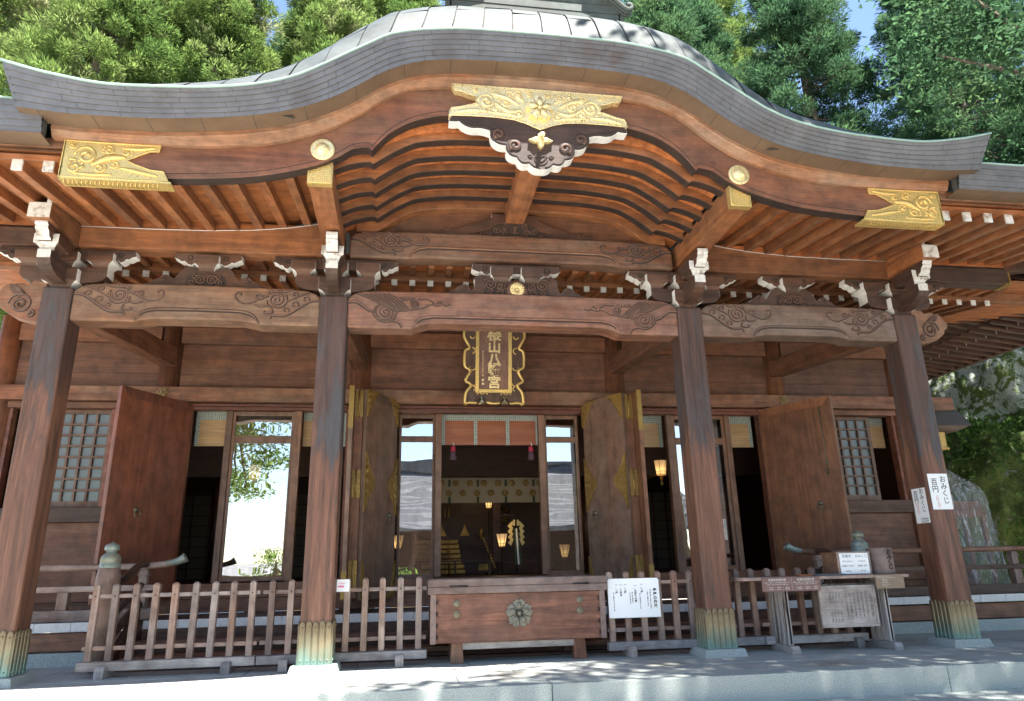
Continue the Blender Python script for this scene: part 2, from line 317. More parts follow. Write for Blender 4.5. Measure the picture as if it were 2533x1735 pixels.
        if parent is not None: o.parent = parent; o.location = origin-ORG[parent.name]
        else: o.location = origin
        if bevel:
            b = o.modifiers.new('bevel', 'BEVEL'); b.width = bevel; b.segments = seg; b.limit_method = 'ANGLE'; b.angle_limit = R(ang); b.harden_normals = False
        return o
def thing(name, label, cat, loc=(0, 0, 0), group=None):
    o = bpy.data.objects.new(name, None); COL.objects.link(o); o.location = loc; o.empty_display_size = .2; ORG[o.name] = np.array(loc, dtype=float)
    o['label'] = label; o['category'] = cat
    if group: o['group'] = group
    return o
def tag(o, label, cat, group=None):
    o['label'] = label; o['category'] = cat
    if group: o['group'] = group
    return o
def struct(o, kind='structure'): o['kind'] = kind; return o
def copy_tree(o, loc, parent=None):     # a thing or part, with its own parts
    c = o.copy(); COL.objects.link(c); c.parent = parent; c.location = loc; ORG[c.name] = np.array(loc, dtype=float)+(ORG[parent.name] if parent else 0)
    for ch in o.children: copy_tree(ch, ch.location.copy(), c)
    return c
def pchip(pts):
    x = np.array([p[0] for p in pts]); y = np.array([p[1] for p in pts]); h = np.diff(x); d = np.diff(y)/h; m = np.zeros(len(x)); m[0] = d[0]*.5; m[-1] = d[-1]
    for i in range(1, len(x)-1):
        if d[i-1]*d[i] > 0: w1 = 2*h[i]+h[i-1]; w2 = h[i]+2*h[i-1]; m[i] = (w1+w2)/(w1/d[i-1]+w2/d[i])
    def f(t):
        t = min(max(t, x[0]), x[-1]); i = min(int(np.searchsorted(x, t, 'right'))-1, len(h)-1); i = max(i, 0); s_ = (t-x[i])/h[i]
        return float((1+2*s_)*(1-s_)**2*y[i]+s_*(1-s_)**2*h[i]*m[i]+s_*s_*(3-2*s_)*y[i+1]+s_*s_*(s_-1)*h[i]*m[i+1])
    return f
def lin(a, b, n): return [a+(b-a)*i/(n-1) for i in range(n)]
def spiral(c, r0, r1, turns, a0=0, n=26, y=0): return [(c[0]+(r0+(r1-r0)*i/(n-1))*math.cos(a0+turns*2*math.pi*i/(n-1)), c[1]+(r0+(r1-r0)*i/(n-1))*math.sin(a0+turns*2*math.pi*i/(n-1))) for i in range(n)]
def smoothp(pts, k=4):
    out = []; P = [np.array(p, float) for p in pts]; n = len(P)
    for i in range(n-1):
        p0, p1, p2, p3 = P[max(i-1, 0)], P[i], P[i+1], P[min(i+2, n-1)]
        for j in range(k):
            t = j/k; out.append(tuple(.5*((2*p1)+(-p0+p2)*t+(2*p0-5*p1+4*p2-p3)*t*t+(-p0+3*p1-3*p2+p3)*t**3)))
    out.append(tuple(P[-1])); return out
_tc = {}
def text(mb, s, size, T, m=0, vertical=False, ext=0.0, bold=0.0, spacing=1.0, align='CENTER'):
    key = (s, vertical, ext/size, bold, spacing, align)
    if key not in _tc:
        cu = bpy.data.curves.new('t', 'FONT'); cu.body = '\n'.join(s) if vertical else s; cu.size = 1; cu.align_x = align; cu.align_y = 'CENTER'; cu.extrude = ext/size; cu.offset = bold
        cu.space_line = spacing if vertical else 1.0; cu.resolution_u = 2
        ob = bpy.data.objects.new('t', cu); COL.objects.link(ob); dg = bpy.context.evaluated_depsgraph_get(); ev = ob.evaluated_get(dg); me = ev.to_mesh()
        _tc[key] = ([tuple(v.co) for v in me.vertices], [tuple(p.vertices) for p in me.polygons]); ev.to_mesh_clear(); bpy.data.objects.remove(ob); bpy.data.curves.remove(cu)
    vs, fs = _tc[key]; old = mb.T
    mb.T = T @ Matrix.Scale(size, 4); mb.add(vs, fs, m); mb.T = old
def face_front(x, y, z, rz=0): return Matrix.Translation((x, y, z)) @ Matrix.Rotation(rz, 4, 'Z') @ Matrix.Rotation(R(90), 4, 'X')

# ------------------------------------------------------------------ ground, steps, paving
b = MB(); rr = random.Random(3)
b.box(-9, 10, -1.08, 1.25, -.20, -.010, 0)
ycuts = [-1.10, -.62, -.05, .45, .9, 1.3]
for j in range(5):
    x = -9.2 + (.37 if j % 2 else 0)
    while x < 10:
        w = 1.05 + rr.uniform(-.1, .12)
        d = rr.uniform(-.0015, .0015)
        b.box(x+.003, x+w-.003, ycuts[j]+.003, ycuts[j+1]-.003, -.06, d, 1); x += w
struct(b.build('pavement', [DARK, PAVE], bevel=.004, seg=1))
b = MB(); x = -10.9
for w in (3.4, 3.3, 4.2, 3.51, 3.3, 3.4):
    b.box(x+.003, x+w-.003, -1.35, -1.103, -.215, 0, 0); x += w
struct(b.build('granite_kerb', [GRANITE], bevel=.006, seg=2))
for k in range(3):
    b = MB(); z1 = -.212-.19*k; y0 = -1.35-.42*(k+1); x = -11+.9*k
    for w in (3.2, 3.6, 3.4, 3.9, 3.5, 3.3):
        b.box(x+.003, x+w-.003, y0, y0+.5, z1-.3, z1, 0); x += w
    struct(b.build('granite_step', [GRANITE], bevel=.006, seg=2))
GRAVEL = speck('forecourt_gravel', (.46, .42, .35), (.66, .62, .54), 40, .9, (.52, .48, .40), .35, .3)
b = MB(); n = 40
b.grid([[(x, y, -.78 - (0.0 if y < 1 else 0)) for x in lin(-160, 160, n)] for y in lin(-160, 160, n)], 0, False)
struct(b.build('ground', [GRAVEL], origin=(0, 0, -.78)))

# ------------------------------------------------------------------ the shrine hall
hall = thing('shrine_hall', 'large timber shrine worship hall with curved karahafu gable porch and copper roof', 'shrine', (0, 2.5, 0))
CX = (-4.743, -2.0, 2.0, 4.743); CW = .1475
for i, cx in enumerate(CX):
    b = MB(); b.box(cx-CW, cx+CW, -CW, CW, .072, 3.738)
    col = b.build('porch_column', [W['colmL'] if i == 0 else W['colm']], hall, bevel=.024, seg=2)
    b = MB(); b.frustum(cx, 0, -.02, .074, .232, .232, .205, .205, 0)
    b.build('plinth', [GRANITE], col, bevel=.008)
    b = MB(); h = CW+.004
    b.box(cx-h, cx+h, -h, h, .075, .40, 0)
    nr = 5; p = 2*h/nr
    for k in range(nr):
        u = -h+p*(k+.5)
        pr = [(-p*.46, 0), (-p*.36, .008), (0, .011), (p*.36, .008), (p*.46, 0)]
        for side in range(4):
            c_, s_ = [(1, 0), (0, 1), (-1, 0), (0, -1)][side]
            def tr(uu, dd, z): 
                X, Y = uu, -(h+dd); return (cx+X*c_-Y*s_, X*s_+Y*c_, z)
            top = .455 + .008*((k % 2)*1)
            rows = [[tr(u+a, d+.001, .076) for a, d in pr], [tr(u+a, d+.001, top-.03) for a, d in pr], [tr(u+a*.75, d*.9+.001, top-.010) for a, d in pr], [tr(u+a*.2, d*.6+.001, top) for a, d in pr]]
            b.grid(rows, 0, False)
            for zz in (top-.055, .115):
                q = tr(u, .011, zz); b.lathe([(.009, -.004), (.009, .003), (.004, .008)], q, 8, 0, 'y' if side in (0, 2) else 'x')
    b.build('brass_shoe', [BRASS], col)

# --- carved scroll motif (metres, u away from the column, v up), traced from the beam ends
def hook(c, r, a0, d=1, t=.85): return spiral(c, r, r*.3, t*d, a0, 12)
K_ = .00094
def P_(pts): return [((x-830)*K_, (1150-y)*K_) for x, y in pts]
MOT = []
MOT.append((smoothp(P_([(830, 1085), (900, 1090), (980, 1130), (1060, 1190), (1130, 1240), (1210, 1275), (1290, 1275), (1335, 1275), (1352, 1312)])), .011))
MOT.append((smoothp(P_([(930, 980), (1060, 1040), (1175, 1105)])), .006))
MOT.append((smoothp(P_([(1110, 952), (1200, 990), (1300, 985), (1390, 1010)])), .006))
MOT.append((spiral(((1280-830)*K_, (1150-1085)*K_), .100, .012, 2.2, 2.6, 44), .0085))
MOT.append((spiral(((1280-830)*K_, (1150-1085)*K_), .082, .006, 1.9, 4.6, 36), .007))
MOT.append((smoothp(P_([(1380, 1040), (1460, 1075), (1530, 1112), (1600, 1138), (1665, 1130), (1715, 1100), (1740, 1050), (1715, 1012), (1680, 1018), (1684, 1042)])), .007))
MOT.append((smoothp(P_([(1395, 1100), (1400, 1155), (1460, 1172), (1530, 1145)])), .007))
MOT.append((smoothp(P_([(1340, 1190), (1325, 1235), (1375, 1252), (1425, 1242), (1412, 1222)])), .008))
for hx, hy, hr, ha in ((970, 1068, 42, 3.6), (1090, 1135, 44, 3.6), (1185, 1203, 36, 3.6), (1095, 1010, 36, 3.6), (1275, 985, 30, 3.2), (1500, 1058, 40, 3.4), (1440, 1060, 28, 3.0), (1360, 1145, 34, .5), (1370, 1000, 28, 3.3)):
    MOT.append((hook(((hx-830)*K_, (1150-hy)*K_), hr*K_, ha, -1), .0075))
PHX = []
Q_ = .00091
def Pq(pts): return [((x-1400)*Q_, (1050-y)*Q_) for x, y in pts]
PHX.append((smoothp(Pq([(1400, 975), (1500, 975), (1570, 1015), (1640, 1070), (1700, 1085)])), .012))
for q in range(8):
    PHX.append((smoothp(Pq([(1500+q*52, 865-q*2), (1650+q*46, 920-q*2), (1800+q*40, 990+q*2), (1990+q*20, 1085-q*5)])), .006))
PHX.append((spiral(((1845-1400)*Q_, (1050-1085)*Q_), .105, .01, 2.4, 2.2, 46), .008))
PHX.append((spiral(((1845-1400)*Q_, (1050-1085)*Q_), .12, .115, .8, 2.6, 20), .008))
PHX.append((smoothp(Pq([(1700, 1110), (1740, 1160), (1800, 1180), (1860, 1165), (1900, 1190), (1960, 1205), (2010, 1230), (2035, 1275)])), .009))
PHX.append((spiral(((2195-1400)*Q_, (1050-975)*Q_), .055, .008, 1.9, 1.2, 30), .0075))
PHX.append((smoothp(Pq([(2050, 1075), (2120, 1050), (2200, 1040), (2290, 1020), (2350, 985), (2400, 975), (2450, 990), (2520, 970), (2560, 985), (2610, 965)])), .008))
PHX.append((smoothp(Pq([(2180, 900), (2260, 910), (2330, 905), (2380, 930), (2420, 960)])), .008))
for q in range(5): PHX.append((smoothp(Pq([(1980+q*38, 940-q*6), (2020+q*38, 895), (2050+q*38, 905), (2058+q*38, 940)])), .007))
PHX.append((spiral(((2480-1400)*Q_, (1050-960)*Q_), .03, .008, 1.2, 0, 16), .006))
def carve(mot, x0, sx, y, z, parent, su=1.0, sv=1.0, name='scroll_carving'):
    b = MB()
    for pts, r in mot:
        p3 = [(x0+sx*u*su, y, z+v*sv) for u, v in pts]
        b.tube(p3, r*1.45, 5, 0, .35)
        b.tube([(p[0]+.004*sx, y-.0032, p[2]+.005) for p in p3], r*.72, 5, 1, .8)
    return b.build(name, [CARVE_D, CARVE_L], parent)

# --- lower rainbow beams
def rainbow(x0, x1, top, botz, arch, zar, wd, nm, mt):
    xm = (x0+x1)/2; hw = (x1-x0)/2
    P = [(x0, botz), (x0, top-.10), (x0+.06, top-.045), (x0+.16, top-.012), (x0+.4, top), (xm, top+.012), (x1-.4, top), (x1-.16, top-.012), (x1-.06, top-.045), (x1, top-.10), (x1, botz)]
    if arch: P += [(xm+arch+.015, botz), (xm+arch-.05, botz+(zar-botz)*.45), (xm+arch-.16, botz+(zar-botz)*.92), (xm+arch-.3, zar), (xm-arch+.3, zar), (xm-arch+.16, botz+(zar-botz)*.92), (xm-arch+.05, botz+(zar-botz)*.45), (xm-arch-.015, botz)]
    b = MB(); b.prism(P, -wd, wd)
    o = b.build(nm, [mt], hall, bevel=.022, seg=3)
    if arch:
        b = MB(); q = [(xm-arch-.01, botz+.012), (xm-arch+.05, botz+.10), (xm-arch+.17, botz+.142), (xm-arch+.4, botz+.15), (xm+arch-.4, botz+.15), (xm+arch-.17, botz+.142), (xm+arch-.05, botz+.10), (xm+arch+.01, botz+.012)]
        q = smoothp(q, 5); b.tube([(u, -wd-.002, v) for u, v in q], .013, 6, 0, .6); b.tube([(u, -wd-.001, v-.022) for u, v in q[4:-4]], .009, 5, 1, .4)
        b.build('beam_moulding', [mt, CARVE_D], o)
    return o
BY = .13
rb = {}
rb[0] = rainbow(-4.6, -2.14, 3.80, 3.385, .60, 3.425, BY, 'rainbow_beam', W['beamT'])
rb[1] = rainbow(-1.855, 1.855, 3.815, 3.385, 1.15, 3.455, BY, 'rainbow_beam', W['beamR'])
rb[2] = rainbow(2.14, 4.6, 3.80, 3.385, .60, 3.425, BY, 'rainbow_beam', W['beamG'])
for k, (a, c) in ((0, (-4.6, -2.14)), (2, (2.14, 4.6))):
    carve(MOT, a+.02, 1, -BY-.003, 3.605, rb[k]); carve(MOT, c-.02, -1, -BY-.003, 3.605, rb[k])
carve(PHX, -1.855, 1, -BY-.003, 3.60, rb[1], 1, 1, 'bird_carving'); carve(PHX, 1.855, -1, -BY-.003, 3.60, rb[1], 1, 1, 'bird_carving')
# upper rainbow beam of the gable
ub = rainbow(-1.87, 1.87, 4.545, 4.215, 1.2, 4.235, .11, 'gable_beam', W['beamX'])
carve(MOT, -1.85, 1, -.113, 4.375, ub, 1.0, .80); carve(MOT, 1.85, -1, -.113, 4.375, ub, 1.0, .80)
# keta beams of the side bays (top sweeps up towards the gable) and their outer ends
for s in (-1, 1):
    P = [(s*2.13, 4.21), (s*2.13, 4.60), (s*2.5, 4.525), (s*2.9, 4.475), (s*3.4, 4.445), (s*4.0, 4.435), (s*4.64, 4.435), (s*4.64, 4.21)]
    b = MB(); b.prism(P, -.11, .11); b.build('eave_purlin', [W['raftX']], hall, bevel=.006)
    b = MB(); b.tube([(x, -.113, z+.002) for x, z in P[1:7]], .0045, 4, 0); b.build('white_edge_line', [WHITE], hall)
    b = MB(); b.box(s*4.845, s*6.35, -.10, .10, 4.20, 4.43); ko = b.build('eave_purlin', [W['darkX']], hall, bevel=.006)
    b = MB(); b.box(s*6.27, s*6.356, -.104, .104, 4.192, 4.215); b.box(s*6.335, s*6.356, -.106, -.100, 4.215, 4.44); b.build('gilt_edge_trim', [GOLDD], ko)

# --- bracket sets above each porch column
def concave(hw_top, hw_bot, z0, z1, z2, n=5):   # half profile of a bearing block: flare then straight
    out = []
    for i in range(n):
        t = i/(n-1); out.append((hw_bot+(hw_top-hw_bot)*(1-math.cos(t*math.pi/2)), z0+(z1-z0)*math.sin(t*math.pi/2)))
    return out+[(hw_top, z2)]
def block(b, cx, cy, hx, hy, hbx, hby, z0, z1, z2, wx=1, wy=0):
    px = concave(hx, hbx, z0, z1, z2); py = concave(hy, hby, z0, z1, z2)
    vs = []; n = len(px)
    for (a, z), (c, _) in zip(px, py): vs += [(cx-a, cy-c, z), (cx+a, cy-c, z), (cx+a, cy+c, z), (cx-a, cy+c, z)]
    fs = [(3, 2, 1, 0), tuple(4*(n-1)+k for k in range(4))]; ms = [0, 0]
    for i in range(n-1):
        for k in range(4): fs.append((4*i+k, 4*i+(k+1) % 4, 4*i+4+(k+1) % 4, 4*i+4+k)); ms.append(wx if k in (1, 3) else wy)
    b.add(vs, fs, ms)
for i, cx in enumerate(CX):
    b = MB(); block(b, cx, 0, .168, .168, .098, .098, 3.737, 3.80, 3.937)
    br = b.build('bearing_block', [W['darkX'], WHITE], hall, bevel=.005)
    b = MB()
    P = [(-.42, 3.98), (-.42, 3.89), (-.385, 3.845), (-.32, 3.818), (-.15, 3.805), (.15, 3.805), (.32, 3.818), (.385, 3.845), (.42, 3.89), (.42, 3.98)]
    b.prism([(cx+u, z) for u, z in P], -.085, .085, sidefn=lambda p, q: 1 if abs(p[0]-q[0]) < .002 else 0)
    b.build('bracket_arm', [W['darkX'], WHITE], br, bevel=.004)
    b = MB()
    for u in (-.345, .345): block(b, cx+u, 0, .127, .13, .07, .08, 3.981, 4.045, 4.14)
    block(b, cx, .0, .127, .13, .07, .08, 3.981, 4.045, 4.14)
    b.build('small_bearing_block', [W['darkX'], WHITE], br, bevel=.004)
    b = MB()
    P = [(-.66, 4.198), (-.672, 4.135), (-.64, 4.125), (-.60, 4.098), (-.575, 4.10), (-.55, 4.068), (-.52, 4.058), (-.49, 4.085), (-.45, 4.075)]
    PP = P+[(-a, z) for a, z in P[::-1]]
    b.prism([(cx+u, z) for u, z in PP], -.06, .06, sidefn=lambda p, q: 1 if (abs(p[0]-cx) > .5 or abs(q[0]-cx) > .5) and p[1] < 4.19 or (abs(p[0]-q[0]) < .02 and abs(p[0]-cx) > .6) else 0)
    for s in (-1, 1):
        for rad in (.030, .018): b.tube([(x_, -.062, z_) for x_, z_ in spiral((cx+s*.52, 4.14), rad, rad*.9, 1, 0, 12)], .006, 4, 2)
        for q in range(4): b.tube([(cx+s*(.555+q*.02), -.062, 4.14+.004*q), (cx+s*(.57+q*.024), -.062, 4.185)], .004, 4, 2)
    b.build('carved_bracket_arm', [W['darkX'], WHITE, CARVE_D], br, bevel=.003)
    b = MB()
    P = [(0.05, 3.98), (-.52, 3.98), (-.52, 3.89), (-.485, 3.84), (-.42, 3.80), (-.33, 3.775), (.05, 3.77)]
    b.prism(P, cx-.063, cx+.063, 'x', sidefn=lambda p, q: 1 if abs(p[0]-q[0]) < .002 and p[0] < -.4 else 0)
    block(b, cx, -.40, .115, .125, .065, .075, 3.981, 4.045, 4.145, 0, 1)
    b.build('nose_arm', [W['darkY'], WHITE2], br, bevel=.004)
    b = MB()
    P = [(.0, 4.235), (-.66, 4.235), (-.665, 4.19), (-.645, 4.175), (-.65, 4.15), (-.615, 4.125), (-.60, 4.085), (-.56, 4.07), (-.55, 4.06), (.0, 4.06)]
    b.prism(P, cx-.06, cx+.06, 'x', sidefn=lambda p, q: 1 if (p[0] < -.53 and q[0] < -.53 and min(p[1], q[1]) < 4.234) else 0)
    b.build('white_nose_end', [W['darkY'], WHITE2], br, bevel=.004)
# beam ends over the outer columns
for s in (-1, 1):
    cx = s*4.743; b = MB()
    P = [(.1, 4.215), (.1, 4.50), (-.70, 4.50), (-.74, 4.42), (-.74, 4.215)]
    b.box(cx-.102, cx+.102, -.74, .1, 4.212, 4.372, 0, None, 1)
    b.box(cx-.102, cx-.055, -.74, .1, 4.372, 4.45, 0, None, 1); b.box(cx+.055, cx+.102, -.74, .1, 4.372, 4.45, 0, None, 1)
    b.build('tie_beam_end', [W['raftY'], WHITE2], hall, bevel=.005)
# carved noses on the outer faces of the outer columns
for s in (-1, 1):
    P = [(4.885, 3.80), (4.95, 3.828), (5.02, 3.815), (5.072, 3.757), (5.10, 3.785), (5.16, 3.79), (5.20, 3.768), (5.235, 3.775), (5.29, 3.74), (5.30, 3.70), (5.345, 3.66), (5.345, 3.60), (5.295, 3.568), (5.285, 3.52), (5.235, 3.48), (5.16, 3.43), (5.05, 3.395), (4.885, 3.365)]
    P = [(s*x, z) for x, z in P]; b = MB()
    b.prism(P, -.075, .075, sidefn=lambda p, q: 1 if abs(p[0]) > 4.9 and p[1]+q[1] > 7.0 and abs(p[0]) <= 5.4 and abs(q[0]) > 4.9 else 0)
    o = b.build('carved_beam_nose', [W['beamX'], WHITE2], hall, bevel=.006)
    b = MB()
    for c, r0, tn, a in (((5.10, 3.56), .115, 2.1, 0), ((5.10, 3.56), .09, 1.8, 2), ((4.99, 3.455), .04, 1.2, 1)):
        p3 = [(s*u, -.078, v) for u, v in spiral(c, r0, .012, tn, a, 40)]; b.tube(p3, .012, 5, 0, .5); b.tube([(p[0], -.083, p[2]+.006) for p in p3], .008, 5, 1, .7)
    for q in range(6):
        a = .3+q*.32; p = smoothp([(5.0+.06*math.cos(a)+.02*q, 3.64+.02*math.sin(a)), (5.04+.09*math.cos(a)+.015*q, 3.71+.02*math.sin(a)-q*.012), (5.03+.20*math.cos(a*.8)+.02*q, 3.77-.028*q)])
        b.tube([(s*u, -.077, v) for u, v in p], .009, 5, 0, .5); b.tube([(s*u+.006, -.081, v+.005) for u, v in p], .007, 5, 1, .7)
    b.build('leaf_carving', [CARVE_D, CARVE_L], o)

# --- frog-leg struts
def frog(cx, H, depth, name, wtop=1):
    P = H+[(-u, z) for u, z in H[::-1]]
    b = MB(); b.prism([(cx+u, z) for u, z in P], -depth, depth, sidefn=lambda p, q: 1)
    return b.build(name, [W['darkX'], WHITE2], hall, bevel=.004)
def swirlset(b, lst, cx, y, m=(0, 1), both=True):
    for (u, v), r0, tn, a, w in lst:
        for s in ((-1, 1) if both else (1,)):
            p3 = [(cx+s*x_, y, z_) for x_, z_ in spiral((u, v), r0, r0*.12, tn, a, int(16*tn+8))]
            b.tube(p3, w, 5, m[0], .6); b.tube([(p[0], y-w*.5, p[2]+w*.5) for p in p3], w*.7, 5, m[1], .8)
for cx in (-3.345, 3.345):
    H = [(.66, 3.80), (.66, 3.822), (.60, 3.842), (.545, 3.852), (.52, 3.885), (.475, 3.905), (.43, 3.945), (.385, 3.94), (.35, 3.905), (.325, 3.90), (.285, 3.96), (.245, 4.02), (.20, 4.048), (.14, 4.04), (.10, 4.01)]
    o = frog(cx, H, .06, 'frog_leg_strut')
    b = MB(); b.prism([(cx+u, z) for u, z in [(-.215, 3.80), (-.19, 3.93), (-.12, 3.965), (.12, 3.965), (.19, 3.93), (.215, 3.80)]], -.064, -.061, cap=0, side=0)
    swirlset(b, [((.06, 3.885), .06, 1.8, 0, .012), ((.14, 3.86), .045, 1.5, 2, .010), ((.13, 3.925), .03, 1.3, 1, .008), ((.02, 3.94), .03, 1.2, 2, .008)], cx, -.068, (0, 1))
    swirlset(b, [((.435, 3.90), .032, 1.5, 1.6, .006)], cx, -.064, (0, 1))
    b.build('strut_carving', [CARVE_D, CARVE_B], o)
    b = MB(); block(b, cx, 0, .125, .13, .075, .08, 3.99, 4.06, 4.155)
    P = [(-.34, 4.20), (-.345, 4.14), (-.31, 4.125), (-.27, 4.10), (-.24, 4.105), (-.20, 4.07), (-.165, 4.06), (-.14, 4.085)]; PP = P+[(-a, z) for a, z in P[::-1]]
    b.prism([(cx+u, z) for u, z in PP], -.06, .06, sidefn=lambda p, q: 1 if min(p[1], q[1]) < 4.19 else 0)
    for s in (-1, 1): b.tube([(x_, -.062, z_) for x_, z_ in spiral((cx+s*.185, 4.145), .026, .024, 1, 0, 12)], .007, 4, 2)
    b.build('strut_bracket', [W['darkX'], WHITE, CARVE_D], o, bevel=.003)
H = [(.80, 3.82), (.80, 3.838), (.735, 3.864), (.69, 3.89), (.66, 3.925), (.626, 3.945), (.58, 3.95), (.55, 3.934), (.53, 3.90), (.513, 3.874), (.49, 3.90), (.474, 3.942), (.475, 4.0), (.485, 4.02), (.468, 4.045), (.445, 4.05), (.427, 4.066), (.39, 4.06), (.36, 4.075), (.33, 4.07), (.29, 4.04), (.25, 4.0), (.1, 4.0)]
o = frog(0, H, .065, 'frog_leg_strut')
b = MB(); b.prism([(-.40, 3.822), (-.33, 3.975), (.33, 3.975), (.40, 3.822)], -.068, -.066)
swirlset(b, [((.30, 3.955), .075, 2.0, .5, .012), ((.18, 3.93), .05, 1.5, 2.5, .012), ((.20, 3.86), .05, 1.5, 1, .011), ((.31, 3.865), .04, 1.3, 1.5, .010), ((.11, 3.87), .045, 1.4, 0, .010), ((.39, 4.03), .035, 1.3, 1, .008), ((.60, 3.905), .036, 1.5, 1.6, .008)], 0, -.072, (0, 1))
b.lathe([(.115, 0), (.115, .02), (.10, .03)], (0, -.07, 3.893), 24, 1, 'y')
b.build('strut_carving', [CARVE_D, CARVE_B], o)
b = MB()      # sixteen-petal gilded chrysanthemum crest
b.lathe([(.080, -.02), (.080, .005)], (0, -.10, 3.893), 32, 0, 'y')
for k in range(16):
    a = k*math.pi/8; c, s = math.cos(a), math.sin(a)
    pts = [(r*c, -.105-d, 3.893+r*s) for r, d in ((.018, .004), (.045, .006), (.070, .006), (.082, .001))]
    b.tube(pts, [.004, .009, .0135, .011], 6, 0, .8)
b.lathe([(.014, -.005), (.014, .008), (.007, .013)], (0, -.105, 3.893), 12, 0, 'y')
b.build('chrysanthemum_crest', [GOLDR], o)
b = MB()
for u in (-.175, .175): block(b, u, 0, .125, .14, .085, .085, 3.99, 4.05, 4.155)
P = [(-.50, 4.205), (-.507, 4.14), (-.48, 4.122), (-.43, 4.105), (-.40, 4.11), (-.36, 4.075), (-.33, 4.07), (-.31, 4.09)]; PP = P+[(-a, z) for a, z in P[::-1]]
b.prism(PP, -.07, .07, sidefn=lambda p, q: 1 if min(p[1], q[1]) < 4.19 else 0)
for s in (-1, 1): b.tube([(x_, -.073, z_) for x_, z_ in spiral((s*.36, 4.145), .028, .026, 1, 0, 12)], .008, 4, 2)
b.build('strut_bracket', [W['darkX'], WHITE, CARVE_D], o, bevel=.003)
# upper strut in the gable
H = [(1.02, 4.55), (1.02, 4.562), (.83, 4.615), (.815, 4.650), (.79, 4.660), (.765, 4.645), (.752, 4.617), (.70, 4.628), (.34, 4.765), (.30, 4.79), (.268, 4.808), (.268, 4.86), (.10, 4.855), (.1, 4.742)]
o = frog(0, H, .05, 'gable_strut')
b = MB(); b.prism([(-.62, 4.552), (-.30, 4.645), (-.2, 4.72), (-.08, 4.735), (.08, 4.735), (.2, 4.72), (.30, 4.645), (.62, 4.552)], -.054, -.052)
swirlset(b, [((.12, 4.69), .045, 1.6, 1, .010), ((.13, 4.605), .045, 1.5, 0, .010), ((.22, 4.64), .05, 1.5, 2, .010), ((.03, 4.63), .06, .7, 1.6, .011)], 0, -.058, (0, 1))
for s in (-1, 1):
    for q in range(9): b.tube([(s*(.28+q*.036), -.058, 4.558), (s*(.30+q*.034), -.06, 4.60-q*.003), (s*(.28+q*.033), -.058, 4.64-q*.0085)], .008, 5, 1, .7)
b.build('strut_carving', [CARVE_D, CARVE_B], o)
# ------------------------------------------------------------------ gable: curves measured on both halves, half-profile functions of |x|
fT = pchip([(0, 5.72), (.65, 5.71), (1.07, 5.665), (1.42, 5.575), (1.6, 5.46), (1.75, 5.36), (1.97, 5.21), (2.2, 5.065), (2.4, 4.98), (2.67, 4.91), (3.15, 4.85), (3.7, 4.828), (4.18, 4.89), (4.57, 4.985)])
fB = pchip([(0, 5.475), (.3, 5.47), (.8, 5.45), (1.0, 5.425), (1.17, 5.39), (1.35, 5.32), (1.5, 5.235), (1.7, 5.085), (1.94, 4.925), (2.36, 4.75), (2.86, 4.655), (3.5, 4.60), (3.97, 4.595), (4.46, 4.63)])
fU = pchip([(0, 5.34), (.85, 5.33), (1.2, 5.285), (1.4, 5.19), (1.53, 5.10), (1.66, 4.985), (2.05, 4.74), (2.62, 4.565), (3.2, 4.512), (3.8, 4.512), (4.3, 4.52)])
fH1 = pchip([(0, 5.06), (.87, 5.035), (1.15, 4.965), (1.4, 4.81), (1.5, 4.70), (1.572, 4.60)])
fH2 = pchip([(1.574, 4.602), (1.60, 4.634), (1.73, 4.612), (1.87, 4.515), (2.14, 4.385), (2.7, 4.25), (3.31, 4.2), (4.17, 4.165)])
fH = lambda x: fH1(x) if x <= 1.573 else fH2(x)
fR1 = pchip([(0, 4.905), (.6, 4.895), (1.13, 4.835), (1.33, 4.735), (1.46, 4.645), (1.565, 4.56)])
fR2 = pchip([(1.567, 4.562), (1.60, 4.585), (1.75, 4.555), (1.96, 4.46)])
fR = lambda x: fR1(x) if x <= 1.566 else fR2(x)
fRs = pchip([(0, 4.905), (.6, 4.895), (1.13, 4.835), (1.46, 4.69), (1.75, 4.56), (2.0, 4.45)])
def mir(xs): return [-x for x in xs[::-1] if x > 0]+list(xs)
XS = mir(lin(0, 1.5, 40)+lin(1.52, 1.66, 15)+lin(1.7, 4.17, 60))

# back wall panel of the gable and ceiling boards
b = MB(); P = [(-1.88, 4.50)]+[(x, fRs(abs(x))+.10) for x in lin(-1.9, 1.9, 40)]+[(1.88, 4.50)]
b.prism(P, .03, .07); b.build('gable_panel', [W['wallX']], hall)
b = MB(); xs = lin(-1.93, 1.93, 60)
b.grid([[(x, y, fRs(abs(x))+.085) for x in xs] for y in (-1.5, -1.2, -.9, -.6, -.3, .05)], 0)
b.grid([[(x, y, fRs(abs(x))+.115) for x in xs] for y in (-1.5, -.7, .05)], 0)
b.grid([[(x, -1.496, fRs(abs(x))+.07) for x in xs], [(x, -1.496, fU(min(abs(x), 4.2))-.03) for x in xs]], 0)
b.build('gable_ceiling', [W['soffitY']], hall)
xs = mir(lin(0, 1.5, 24)+lin(1.52, 1.62, 9)+lin(1.66, 1.93, 8))
cr = None
b = MB(); P = [(x, fR(abs(x))) for x in xs]+[(x, fRs(abs(x))+.088) for x in xs[::-1]]
b.prism(P, -.052, .052, sidefn=lambda p, q: 1 if max(p[1], q[1]) < fRs(abs(p[0]))+.07 else 0); cr = b.build('curved_rafter', [W['raftX'], UNDER_DARK], hall, bevel=.004, seg=1)
base = cr.location.copy(); z0 = base.z
ys = (-1.40, -1.12, -.845, -.57, -.30)
for k, y in enumerate(ys):
    o = cr if k == 0 else copy_tree(cr, cr.location, hall)
    o.location = (base.x, y-ORG[hall.name][1], z0)
